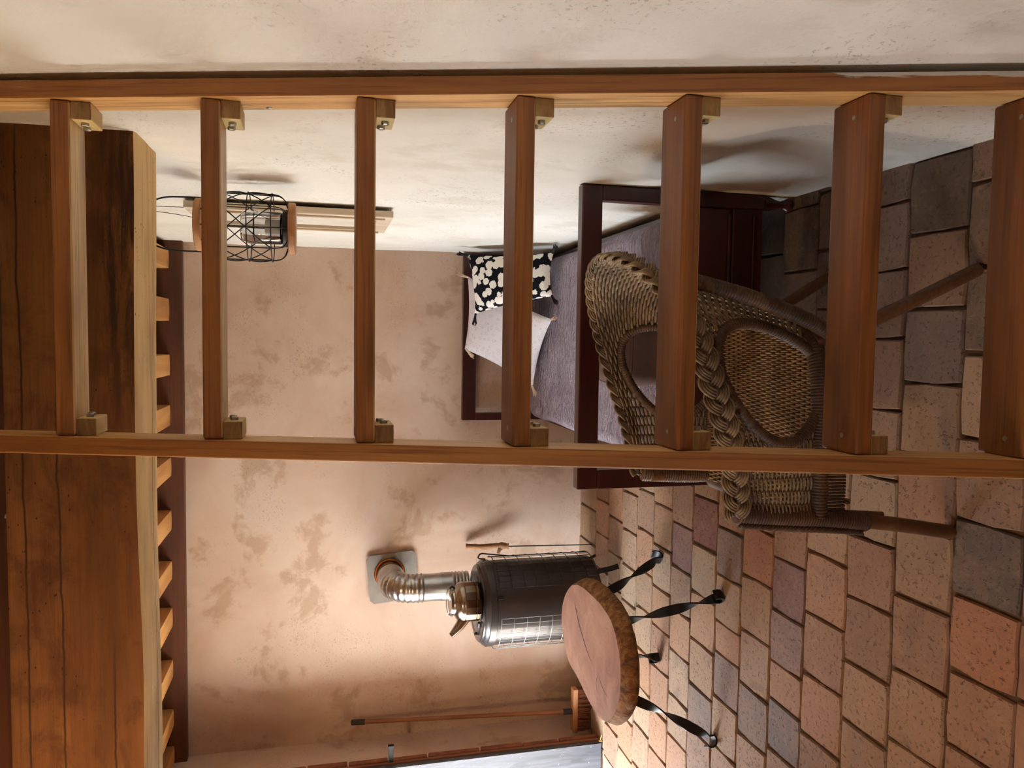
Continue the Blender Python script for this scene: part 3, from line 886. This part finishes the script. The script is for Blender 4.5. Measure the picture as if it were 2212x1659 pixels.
# near and far under-arm rails of stiff canes between arm panel and apron
for sg, nm in ((-1, 'side_canes'), (1, 'side_canes')):
    mb = MB()
    for i in range(26):
        x = -0.43+0.20*i/25
        yo = sg*(0.272)
        mb.tube([(x-CX, yo, 0.345), (x-CX, yo*1.01, 0.43)], 0.0038, 5)
    mb.build(nm, WKD, chair, smooth=3.14)
# legs
def leg(pts, r0, r1, name='leg'):
    P = bez(pts, 8); n = len(P)
    MB().tube([(p.x-CX, p.y-CY, p.z) for p in P], [r0+(r1-r0)*i/(n-1) for i in range(n)], 12).build(name, WKL, chair, smooth=radians(60))
leg([(-0.415, 1.633, 0.62), (-0.443, 1.645, 0.28), (-0.487, 1.652, 0.0)], 0.019, 0.0185)
leg([(-0.410, 2.165, 0.62), (-0.400, 2.185, 0.28), (-0.385, 2.235, 0.0)], 0.019, 0.0185)
leg([(0.005, 1.665, 0.42), (0.06, 1.65, 0.27), (0.193, 1.606, 0.0)], 0.019, 0.018)
leg([(0.020, 2.135, 0.42), (0.08, 2.15, 0.27), (0.215, 2.20, 0.0)], 0.019, 0.018)
def wrap_part(name, pts, r, sg=1):
    wrapped(MB(), [(p.x-CX, p.y-CY, p.z) for p in bez(pts, 10)], r).build(name, WKD, chair, smooth=3.14)
wrap_part('wrapped_post', [(-0.405, 1.622, 0.645), (-0.42, 1.630, 0.50), (-0.432, 1.638, 0.38), (-0.446, 1.643, 0.27)], lambda f: 0.027-0.003*f)
wrap_part('wrapped_post', [(-0.402, 2.178, 0.645), (-0.41, 2.17, 0.50), (-0.41, 2.175, 0.38), (-0.402, 2.185, 0.27)], lambda f: 0.027-0.003*f)
wrap_part('wrapped_post', [(0.150, 1.655, 0.79), (0.110, 1.640, 0.62), (0.060, 1.635, 0.47), (0.02, 1.645, 0.37), (0.035, 1.655, 0.32)], 0.019)
wrap_part('wrapped_post', [(0.150, 2.145, 0.79), (0.110, 2.160, 0.62), (0.060, 2.165, 0.47), (0.03, 2.155, 0.37), (0.05, 2.145, 0.32)], 0.019)
# twisted rope edging down the near front post, and the broken cane stub
rp = MB(); base = bez([(-0.430, 1.613, 0.64), (-0.446, 1.622, 0.50), (-0.457, 1.630, 0.38), (-0.470, 1.640, 0.28)], 14)
for k in range(3):
    pts = []
    for i, p in enumerate(resample(base, 0.004)):
        a = 2*pi*i*0.004/0.036+2*pi*k/3
        pts.append((p.x-CX+0.0055*cos(a), p.y-CY+0.0055*sin(a), p.z))
    rp.tube(pts, 0.005, 6)
rp.build('rope_edge', WKD, chair, smooth=3.14)
leg([(-0.425, 1.665, 0.32), (-0.435, 1.668, 0.20)], 0.008, 0.007, 'cane_stub')

# ---------------------------------------------------------------- log table
tabm = NT('log_slice_top')
v = tabm.coord('Object', rnd=False)
g_ = tabm.noise(v, 5, 6, 0.6, 1.0)
colr = tabm.ramp(g_, [(0.3, lin('8a5f4e')), (0.55, lin('a57b66')), (0.75, lin('b58c74'))])
f_ = tabm.noise(tabm.coord('Object', (6, 1.2, 1), rnd=False), 20, 4, 0.6)
colr = tabm.mix(tabm.mulc(tabm.mask(f_, 0.56, 0.7), 0.35), colr, lin('6d4638'))
tabm.out(colr, 0.5, tabm.bump(g_, 0.2, 0.004), spec=0.4)
barkm = NT('raw_bark')
gb = barkm.noise(barkm.coord('Object', (1, 1, 0.5), rnd=False), 30, 6, 0.7, 1.0)
barkm.out(barkm.ramp(gb, [(0.3, lin('452814')), (0.5, lin('8a5c30')), (0.7, lin('b58a52'))]), 0.9, barkm.bump(gb, 1.0, 0.015))
TC = Vector((-1.33, 3.06, 0))
table = empty('log_table', TC, 'low table made of a log slice on four twisted black iron legs', 'table')
TOP = [(-1.173, 3.383), (-1.26, 3.45), (-1.367, 3.458), (-1.488, 3.365), (-1.524, 3.194), (-1.563, 3.009), (-1.542, 2.846), (-1.436, 2.735), (-1.334, 2.70), (-1.22, 2.715), (-1.121, 2.794), (-1.083, 2.926), (-1.080, 3.126), (-1.105, 3.27)]
def closed_cr(pts, n):
    out = []; m = len(pts)
    for i in range(m):
        p0, p1, p2, p3 = [Vector((*pts[(i+k-1) % m], 0)) for k in range(4)]
        for k in range(n):
            t = k/n; out.append(0.5*((2*p1)+(p2-p0)*t+(2*p0-5*p1+4*p2-p3)*t*t+(-p0+3*p1-3*p2+p3)*t**3))
    return out
ol = closed_cr(TOP, 8); m_ = len(ol)
tv = []; tf_ = []
lev = [(0.480, -0.004), (0.476, 0.0), (0.465, 0.006), (0.450, 0.012), (0.435, 0.015), (0.418, 0.013), (0.408, 0.005), (0.405, -0.006)]
for (z, o_) in lev:
    for i, p in enumerate(ol):
        d = (p-TC); d.z = 0; d.normalize()
        side = 0.6+0.9*max(0, d.dot(Vector((0.75, -0.5, 0))))
        k = noise.noise((p.x*22, p.y*22, z*30))*0.007+noise.noise((p.x*60, p.y*60, z*60))*0.003
        if z > 0.477: k *= .3
        pp = p+d*(o_*side*1.8+k)-TC
        tv.append((pp.x, pp.y, z))
for r_ in range(len(lev)-1):
    for i in range(m_):
        tf_.append((r_*m_+i, (r_+1)*m_+i, (r_+1)*m_+(i+1) % m_, r_*m_+(i+1) % m_))
topo = MB().add(tv, tf_+[tuple((len(lev)-1)*m_+i for i in range(m_-1, -1, -1))]).build('bark_edge', barkm.m, table, smooth=radians(55))
tt = MB(); cen = (0, 0, 0.4805)
tt.add([tv[i] for i in range(m_)]+[cen], [(i, (i+1) % m_, m_) for i in range(m_)]); tt.build('tabletop', tabm.m, table)
ck = plain('dark_crack', '2a1710', 0.9)
def crack(pts, wd):
    P = bez([(a-TC.x, b-TC.y, 0.481) for a, b in pts], 6); mb = MB(); n = len(P); L = []; R = []
    for i, p in enumerate(P):
        T = (P[min(i+1, n-1)]-P[max(i-1, 0)]).normalized(); s_ = Vector((-T.y, T.x, 0)); w_ = wd*sin(pi*(i+.2)/(n-.6))+0.0003
        L.append(p+s_*w_); R.append(p-s_*w_)
    mb.add(L+R, [(i, i+1, n+i+1, n+i) for i in range(n-1)]); mb.build('crack', ck, table)
crack([(-1.19, 3.27), (-1.26, 3.21), (-1.34, 3.10), (-1.375, 3.02)], 0.0026)
crack([(-1.385, 2.95), (-1.42, 2.90), (-1.435, 2.84)], 0.0016)
crack([(-1.385, 2.95), (-1.44, 2.97), (-1.47, 2.94)], 0.0012)
def twisted_leg(top, ft, turns, ph):
    top = Vector(top); ft = Vector(ft)
    out = Vector((ft.x-top.x, ft.y-top.y, 0)).normalized()
    R = 0.026
    knee = Vector((ft.x, ft.y, 0.004))-out*0.012+Vector((0, 0, 0.03))
    path = bez([top, top.lerp(knee, .5)-out*0.008, knee], 26)
    ns_ = len(path)
    c0 = Vector((ft.x, ft.y, 0))+out*0.004+Vector((0, 0, R+0.0045))
    for i in range(1, 15):
        a = radians(215+ (i/14)*185)
        path.append(c0+out*R*cos(a)+Vector((0, 0, 1))*R*sin(a))
    n = len(path); side = Vector((-out.y, out.x, 0)); vs = []; fs = []
    for i, p in enumerate(path):
        T = (path[min(i+1, n-1)]-path[max(i-1, 0)]).normalized()
        s_ = (side-T*side.dot(T)).normalized(); w_ = T.cross(s_)
        f = min(i/(ns_-1), 1); tw = ph+pi*turns*f
        tw = tw if f < 1 else ph+pi*turns
        e = 1.0
        a1 = s_*cos(tw)+w_*sin(tw); a2 = -s_*sin(tw)+w_*cos(tw)
        hw, ht = 0.0205, 0.0035
        for (sa, sb) in ((-1, -1), (1, -1), (1, 1), (-1, 1)): vs.append(p-TC+a1*hw*sa+a2*ht*sb)
    for i in range(n-1):
        for k in range(4): fs.append((i*4+k, i*4+(k+1) % 4, i*4+4+(k+1) % 4, i*4+4+k))
    fs += [(3, 2, 1, 0), tuple(4*(n-1)+k for k in range(4))]
    MB().add(vs, fs).build('leg', M['iron'], table, smooth=radians(50))
twisted_leg((-1.16, 3.20, 0.41), (-1.045, 3.384, 0), 2.0, 0.0)
twisted_leg((-1.17, 2.93, 0.41), (-1.046, 2.806, 0), 2.0, 0.0)
twisted_leg((-1.43, 3.22, 0.41), (-1.537, 3.381, 0), 2.0, 0.0)
twisted_leg((-1.46, 2.93, 0.41), (-1.655, 2.827, 0), 2.0, 0.0)

# ---------------------------------------------------------------- stove
SX, SY, SR = -1.452, 4.08, 0.232
stove = empty('stove', (SX, SY, 0), 'round dark grey wood stove with wire guards, standing by the back wall', 'stove')
body = [(0.19, 0.105), (0.215, 0.11), (0.226, 0.125), (0.226, 0.70), (0.232, 0.704), (0.232, 0.738), (0.226, 0.742), (0.222, 0.752), (0.21, 0.762)]
MB().lathe(body, 64).build('body', M['stove'], stove, smooth=radians(35))
MB().lathe([(0.207, 0.7615), (0.207, 0.770), (0.198, 0.776), (0.12, 0.781), (0.06, 0.783), (0.002, 0.783)], 64).build('lid', M['stove'], stove, smooth=radians(30))
MB().lathe([(0.155, 0.778), (0.160, 0.7815), (0.165, 0.779)], 48, cap=False).build('lid_ring', M['stove'], stove, smooth=3.14)
for a in (205, 245):
    x, y = 0.16*cos(radians(a)), 0.16*sin(radians(a))
    cbox('lid_catch', M['iron'], stove, (0.035, 0.016, 0.012), (x, y, 0.788), (0, 0, radians(a+90)), 0.003)
for a in (-38, 52, 142, 232):
    c_, s_ = cos(radians(a)), sin(radians(a))
    P = bez([(c_*0.21, s_*0.21, 0.15), (c_*0.232, s_*0.232, 0.11), (c_*0.245, s_*0.245, 0.06), (c_*0.268, s_*0.268, 0.008)], 8)
    mb = MB(); mb.tube(P, [0.018]*len(P), 4, flat=0.5); mb.build('leg', M['iron'], stove, bevel=0.002)
    cbox('leg_bracket', M['stove'], stove, (0.008, 0.055, 0.055), (c_*0.229, s_*0.229, 0.155), (0, 0, radians(a)), 0.003)
for a, zc in ((-66, 0.685), (-66, 0.185), (-62, 0.19)):
    c_, s_ = cos(radians(a)), sin(radians(a))
    cbox('guard_clip', M['iron'], stove, (0.014, 0.020, 0.028), (c_*0.232, s_*0.232, zc), (0, 0, radians(a)), 0.003)
def guard(name, a0, a1, R, mat, z0, z1, nv, nh, rv):
    mb = MB()
    for i in range(nv+1):
        a = radians(a0+(a1-a0)*i/nv); c_, s_ = cos(a), sin(a)
        mb.tube([(R*c_, R*s_, z0), (R*c_, R*s_, z1)], rv, 6)
    for j in range(nh+1):
        z = z0+(z1-z0)*j/nh
        mb.tube([((R+rv*1.6)*cos(radians(a0+(a1-a0)*i/40)), (R+rv*1.6)*sin(radians(a0+(a1-a0)*i/40)), z) for i in range(41)], rv*(1.5 if j in (0, nh) else 1.1), 6)
    mb.build(name, mat, stove, smooth=3.14)
guard('wire_guard', 178, 268, 0.246, M['silver'], 0.13, 0.685, 13, 8, 0.0012)
guard('wire_guard', -55, 25, 0.246, M['iron'], 0.13, 0.69, 10, 8, 0.0016)  # black wires here: shade on this side put into the colour
lp = MB(); lp.tube(bez([(0.246*cos(radians(8)), 0.246*sin(radians(8)), 0.58), (0.262*cos(radians(8)), 0.262*sin(radians(8)), 0.70), (0.268*cos(radians(6)), 0.268*sin(radians(6)), 0.745), (0.245*cos(radians(6)), 0.245*sin(radians(6)), 0.760), (0.236*cos(radians(8)), 0.236*sin(radians(8)), 0.72)], 8), 0.006, 8, flat=0.6)
lp.build('guard_handle', M['iron'], stove, smooth=3.14)

# flue pipe
flue = empty('flue_pipe', (-1.41, 4.27, 0.76), 'shiny steel flue pipe with ribbed elbow going into the back wall', 'pipe')
FR = 0.077
def fl(p): return (p[0]+1.41, p[1]-4.27, p[2]-0.76)
def ribbed(name, path, r, pitch, amp):
    P = resample(path, pitch/4); rs = [r+amp*max(0, sin(2*pi*i/4+0.3)) for i in range(len(P))]
    MB().tube([fl(p) for p in P], rs, 36, cap=False).build(name, M['galv'], flue, smooth=radians(60))
MB().tube([fl((-1.41, 4.27, 0.785)), fl((-1.41, 4.27, 0.80))], FR+0.002, 36, cap=False).build('socket', M['galv'], flue, smooth=radians(60))
ribbed('ribbed_section', [(-1.41, 4.27, 0.79), (-1.41, 4.27, 0.885)], FR, 0.019, 0.006)
MB().tube([fl((-1.41, 4.27, 0.883)), fl((-1.41, 4.27, 0.944))], FR+0.0025, 40, cap=False).build('sleeve', M['galv'], flue, smooth=radians(60))
MB().tube([fl((-1.41, 4.27, 0.94)), fl((-1.41, 4.27, 1.05))], FR, 40, cap=False).build('pipe', M['galv'], flue, smooth=radians(60))
elb = [(-1.41, 4.27, 1.045), (-1.41, 4.27, 1.08)]
for i in range(1, 13):
    a = i/12*pi/2; elb.append((-1.41, 4.27+0.125*(1-cos(a)), 1.08+0.125*sin(a)))
elb.append((-1.41, 4.50, 1.205))
ribbed('elbow', elb, FR, 0.024, 0.006)
MB().tube([fl((-1.41, 4.40, 1.205)), fl((-1.41, 4.595, 1.205))], FR-0.001, 36, cap=False).build('pipe', M['galv'], flue, smooth=radians(60))
cl = MB()
cl.tube([fl((-1.41+0.084*cos(2*pi*i/48), 4.572, 1.205+0.084*sin(2*pi*i/48))) for i in range(48)], 0.008, 10, closed=True)
cl.build('collar', plain('copper_collar', 'a8622c', 0.35, 0.9), flue, smooth=3.14)
pl = MB(); hw, cc = 0.147, 0.022
oc = [(-hw+cc, -hw), (hw-cc, -hw), (hw, -hw+cc), (hw, hw-cc), (hw-cc, hw), (-hw+cc, hw), (-hw, hw-cc), (-hw, -hw+cc)]
pl.add([(x, 0, z) for x, z in oc]+[(x, 0.004, z) for x, z in oc], [tuple(range(8)), tuple(range(15, 7, -1))]+[((i+1) % 8, i, 8+i, 8+(i+1) % 8) for i in range(8)])
plo = pl.build('wall_plate_cover', plain('grey_sheet', '857c72', 0.55, 0.5, 0.05, 30, '6f675f', 6), flue, loc=fl((-1.435, 4.578, 1.185)), rot=(0, radians(-5), 0))

# kettle
KX, KY, KZ = -1.395, 3.955, 0.7835
ket = empty('kettle', (KX, KY, KZ), 'tarnished steel kettle with a short spout standing on the stove', 'kettle')
def kmat():
    t = NT('tarnished_steel')
    tc = t.n('TexCoord'); sp = t.n('SeparateXYZ'); t.l(tc.outputs['Object'], sp.inputs[0])
    n1 = t.noise(t.coord('Object', rnd=False), 9, 3)
    a = t.n('Math', operation='MULTIPLY_ADD'); t.l(n1, a.inputs[0]); a.inputs[1].default_value = 0.07; t.l(sp.outputs['Z'], a.inputs[2])
    col = t.ramp(a.outputs[0], [(0.045, lin('2a201a')), (0.075, lin('5e4630')), (0.125, lin('94806a')), (0.16, lin('b4b0aa'))])
    return t.out(col, 0.22, None, 1.0)
KM = kmat()
MB().lathe([(0.094, 0.0), (0.101, 0.006), (0.103, 0.016), (0.101, 0.026), (0.103, 0.030), (0.103, 0.085)], 16).build('base', KM, ket, smooth=radians(12))
MB().lathe([(0.103, 0.085), (0.105, 0.09), (0.103, 0.095), (0.104, 0.10), (0.099, 0.112), (0.086, 0.128), (0.068, 0.138), (0.066, 0.146), (0.069, 0.149), (0.066, 0.153)], 48).build('shoulder', KM, ket, smooth=radians(35))
MB().lathe([(0.067, 0.1532), (0.064, 0.158), (0.040, 0.164), (0.014, 0.166), (0.002, 0.166)], 40).build('lid', KM, ket, smooth=radians(35))
MB().tube([(-0.075, -0.03, 0.085), (-0.115, -0.045, 0.115), (-0.155, -0.06, 0.160)], [0.034, 0.026, 0.014], 14, cap=False).build('spout', KM, ket, smooth=radians(60))
hd = MB(); hp = []
for i in range(29):
    a = pi*i/28; hp.append((-0.07*cos(a)+0.0, 0.02, 0.150+0.024*sin(a)**0.5))
n_ = len(hp); vs = []
for i, p in enumerate(hp):
    wv2 = 0.012+0.004*abs(sin(i*0.8))
    for dy in (-wv2, wv2):
        for dz in (-0.0015, 0.0015): vs.append((p[0], p[1]+dy, p[2]+dz))
fs = []
for i in range(n_-1):
    a = i*4; fs += [(a, a+2, a+6, a+4), (a+1, a+5, a+7, a+3), (a, a+4, a+5, a+1), (a+2, a+3, a+7, a+6)]
hd.add(vs, fs+[(0, 1, 3, 2), (4*n_-4, 4*n_-2, 4*n_-1, 4*n_-3)]); hd.build('handle', KM, ket, smooth=radians(50))
for sx in (-1, 1): MB().tube([(sx*0.066, 0.02, 0.128), (sx*0.079, 0.02, 0.145), (sx*0.070, 0.02, 0.156)], 0.006, 8).build('handle_lug', M['iron'], ket, smooth=3.14)

# ---------------------------------------------------------------- poker and broom
pk = empty('poker', (-1.243, 4.37, 0), 'thin black iron poker with a forked branch handle, leaning by the stove', 'poker')
twig = wood('twig', '5a3218', '8a5a34', 'a87a50', 2, 20, 0.8, 0.6)
A = Vector((0, 0, 0)); B = Vector((-0.022, 0.145, 0.50)); Tt = Vector((-0.024, 0.198, 0.745))
MB().tube([A, Vector((0.002, 0.0, 0.012)), A.lerp(B, .5), B], 0.0035, 8).build('rod', M['iron'], pk, smooth=3.14)
MB().tube([(0, 0, 0.03), (0.008, -0.004, 0.012), (0.014, -0.01, 0.006)], 0.0028, 6).build('fork', M['iron'], pk, smooth=3.14)
hp = bez([B-Vector((0, .003, .012)), B.lerp(Tt, .2)+Vector((.004, 0, 0)), B.lerp(Tt, .6)+Vector((-.003, 0, 0)), Tt], 8)
rr = [0.017+0.005*noise.noise((i*.6, 0, 0))+(0.004 if 2 < i < 8 else 0) for i in range(len(hp))]
MB().tube(hp, rr, 12).build('branch_handle', twig, pk, smooth=radians(50))
MB().tube([B.lerp(Tt, .08), B.lerp(Tt, .14)+Vector((-.018, -.01, .012)), B.lerp(Tt, .2)+Vector((-.040, -.014, .004))], [0.014, 0.012, 0.0095], 10).build('branch_stub', twig, pk, smooth=radians(50))

bm_ = empty('broom', (-2.255, 4.35, 0), 'wooden floor broom standing in the back corner beside the doorway', 'broom')
MB().box(-0.135, 0.135, -0.028, 0.028, 0.085, 0.115).build('brush_block', wood('brush_wood', '8a5a38', 'a87448', 'ba8a5c', 0, 14), bm_, bevel=0.004)
bri = MB(); rnd = random.Random(5)
for i in range(34):
    for j in range(5):
        x = -0.127+0.254*i/33; y = -0.020+0.010*j
        bri.tube([(x, y, 0.087), (x+rnd.uniform(-.006, .006), y*1.25+rnd.uniform(-.004, .004), 0.045), (x+rnd.uniform(-.010, .010), y*1.5+rnd.uniform(-.006, .006), rnd.uniform(.001, .012))], [0.0042, 0.0038, 0.002], 4)
brs = bri.build('bristles', plain('brown_bristle', '5c2f18', 0.7, 0, 0, 1, '7a4426', 60), bm_); brs['kind'] = 'stuff'
H0 = Vector((-0.01, 0.0, 0.113)); H1 = Vector((-0.035, 0.195, 1.425))
MB().tube([H0+(H1-H0)*.03, H1], 0.0125, 14).build('handle', wood('broom_pole', '6e3c1c', '8f5a30', 'a06a3c', 2, 12), bm_, smooth=radians(60))
rub = plain('dark_rubber', '2c2a28', 0.6)
MB().tube([H1-(H1-H0).normalized()*.075, H1, H1+(H1-H0).normalized()*.006], [0.0165, 0.0165, 0.012], 14).build('grip', rub, bm_, smooth=radians(60))
MB().tube([H0, H0+(H1-H0).normalized()*.055], 0.0175, 14).build('socket', rub, bm_, smooth=radians(60))

# ---------------------------------------------------------------- lantern
LX, LYy = 0.362, 2.72
lan = empty('lantern', (LX, LYy, 1.685), 'black wire cage lantern with wooden discs and a glass jar, hanging behind the beam', 'lantern')
dw = wood('disc_wood', '8a5a34', 'b07c4c', 'c4925e', 0, 14, 0.6)
MB().lathe([(0.083, 0.0), (0.086, 0.003), (0.086, 0.021), (0.083, 0.024)], 40).build('bottom_disc', dw, lan, smooth=radians(30))
MB().lathe([(0.083, 0.292), (0.086, 0.295), (0.086, 0.312), (0.083, 0.315)], 40).build('top_disc', dw, lan, smooth=radians(30))
MB().lathe([(0.060, 0.024), (0.062, 0.026), (0.062, 0.040), (0.058, 0.042)], 36).build('jar_base', M['wireblk'], lan, smooth=radians(30))
def wires():
    mb = MB(); n = 10; w_ = 0.0019
    prof = bez([(0.070, 0.026), (0.098, 0.036), (0.112, 0.060), (0.113, 0.11), (0.113, 0.24), (0.108, 0.272), (0.080, 0.292)], 5)
    prof = bez([Vector((a, b, 0)) for a, b in [(0.070, 0.026), (0.098, 0.036), (0.112, 0.060), (0.113, 0.11), (0.113, 0.24), (0.108, 0.272), (0.080, 0.292)]], 5) if False else prof
    for i in range(n):
        a = 2*pi*i/n+0.2
        mb.tube([(p[0]*cos(a), p[0]*sin(a), p[1]) for p in prof], w_, 6)
    for (r_, z) in ((0.113, 0.075), (0.1135, 0.150), (0.113, 0.235)):
        mb.tube([(r_*cos(2*pi*i/48), r_*sin(2*pi*i/48), z) for i in range(48)], w_, 6, closed=True)
    for i in range(0, n, 2):
        a0 = 2*pi*i/n+0.2; a1 = 2*pi*(i+2)/n+0.2
        for (za, zb) in ((0.075, 0.235), (0.235, 0.075)):
            mb.tube([(0.113*cos(a0+(a1-a0)*k/8), 0.113*sin(a0+(a1-a0)*k/8), za+(zb-za)*k/8) for k in range(9)], w_, 6)
    return mb
def bez2(pts, n): return [(p.x, p.y) for p in bez([Vector((a, b, 0)) for a, b in pts], n)]
_b = bez
def bez(pts, n=10):
    if len(pts[0]) == 2: return bez2(pts, n)
    return _b(pts, n)
wires().build('wire_cage', M['wireblk'], lan, smooth=3.14)
hpth = bez([(0.0, -0.087, 0.30), (0.0, -0.087, 0.36), (0.0, -0.080, 0.42), (0, -0.045, 0.49), (0, 0, 0.515), (0, 0.045, 0.49), (0.0, 0.080, 0.42), (0, 0.087, 0.36), (0, 0.087, 0.30)], 8)
hpth = [(-p.y, p.x, p.z) for p in hpth]
MB().tube(hpth, 0.0028, 8).build('bail_handle', M['wireblk'], lan, smooth=3.14)
MB().tube([(0.0, 0, 0.512), (0.03, 0, 0.722)], 0.0025, 8).build('cord', M['wireblk'], lan, smooth=3.14)
gm = NT('clear_glass'); gm.b.inputs['Transmission Weight'].default_value = 1.0; gm.b.inputs['Roughness'].default_value = 0.02; gm.b.inputs['IOR'].default_value = 1.45
MB().lathe([(0.0, 0.043), (0.050, 0.043), (0.054, 0.048), (0.054, 0.150), (0.048, 0.162), (0.046, 0.170), (0.048, 0.174), (0.044, 0.174), (0.043, 0.164), (0.050, 0.150), (0.050, 0.050), (0.0, 0.047)], 40, cap=False).build('glass_jar', gm.m, lan, smooth=radians(40))
MB().lathe([(0.028, 0.047), (0.028, 0.10), (0.0, 0.102)], 24, cap=False).build('candle', plain('candle_wax', 'd8d2c4', 0.5), lan, smooth=radians(40))

# ---------------------------------------------------------------- picture on the cream wall
pic = empty('picture_frame', (0.487, 3.33, 1.325), 'cream painted picture frame seen edge-on, hanging on the cream wall', 'picture frame')
crm = wood('cream_paint', 'a89072', 'c6b49a', 'd2c3ac', 2, 10, 0.6, 0.2, 0.2, patch='b8a488')
FW, FH = 0.47, 0.775
for y in (-FW/2+0.03, FW/2-0.03):
    o = cbox('frame_side', crm, pic, (0.026, 0.06, FH), (0, y, FH/2), None, 0.003)
    cbox('bead', crm, o, (0.010, 0.022, FH-0.06), (-0.016, 0.012 if y < 0 else -0.012, 0), None, 0.003)
for z in (0.03, FH-0.03):
    o = cbox('frame_side', crm, pic, (0.0258, FW-0.1202, 0.06), (0, 0, z), None, 0.003)
cbox('picture_panel', plain('pale_print', 'cfc8bc', 0.7, 0, 0, 1, 'bdb4a4', 5), pic, (0.008, FW-0.12, FH-0.12), (0.006, 0, FH/2), None, 0.001)
for (y0, y1) in ((-0.15, -0.02), (0.15, 0.02)):
    MB().tube(bez([(0.0, y0, FH-0.01), (0.008, (y0+y1)/2, FH+0.10), (0.015, y1, FH+0.30)], 8), 0.0013, 5).build('hanging_wire', M['wireblk'], pic, smooth=3.14)
MB().tube([(0.012, 0.0, FH+0.30), (0.055, 0.0, FH+0.30)], 0.003, 6).build('nail', M['iron'], pic)

# ---------------------------------------------------------------- unseen bulb pendant added as warm fill light
lampo = empty('fill_pendant', (-1.75, 1.45, 2.25), 'unseen bare warm bulb on a black cord, added as fill light', 'lamp')
bulb_m = NT('warm_bulb'); bulb_m.b.inputs['Emission Color'].default_value = (1.0, 0.62, 0.28, 1); bulb_m.b.inputs['Emission Strength'].default_value = 60.0
MB().lathe([(0.002, -0.06), (0.02, -0.055), (0.03, -0.035), (0.03, -0.02), (0.02, 0.0), (0.014, 0.015)], 20).build('bulb', bulb_m.m, lampo, smooth=3.14)
MB().lathe([(0.016, 0.015), (0.018, 0.02), (0.018, 0.06), (0.008, 0.07)], 20).build('socket', M['wireblk'], lampo, smooth=radians(40))
MB().tube([(0, 0, 0.068), (0, 0, ZT-2.252)], 0.003, 8).build('cord', M['wireblk'], lampo)
ll = bpy.data.lights.new('fill_pendant_light', 'POINT'); ll.energy = 18; ll.color = (1.0, 0.68, 0.38); ll.shadow_soft_size = 0.04
lo = bpy.data.objects.new('fill_pendant_light', ll); C.objects.link(lo); lo.parent = lampo; lo.location = (0, 0, -0.11)

stw = MB(); stw.tube(bez([(0, 0, 0.003), (0.02, -0.012, 0.018), (0.05, -0.02, 0.012)], 6), 0.0022, 5); stw.tube(bez([(0.0, 0, 0.003), (0.012, -0.016, 0.028), (0.022, -0.03, 0.030)], 6), 0.0018, 5)
sto = stw.build('straw', plain('dry_straw', 'c99a4e', 0.7), None, smooth=3.14, loc=(-2.345, 4.12, 0.0))
tag(sto, 'dry golden straw stalk lying at the foot of the brick edge', 'straw')
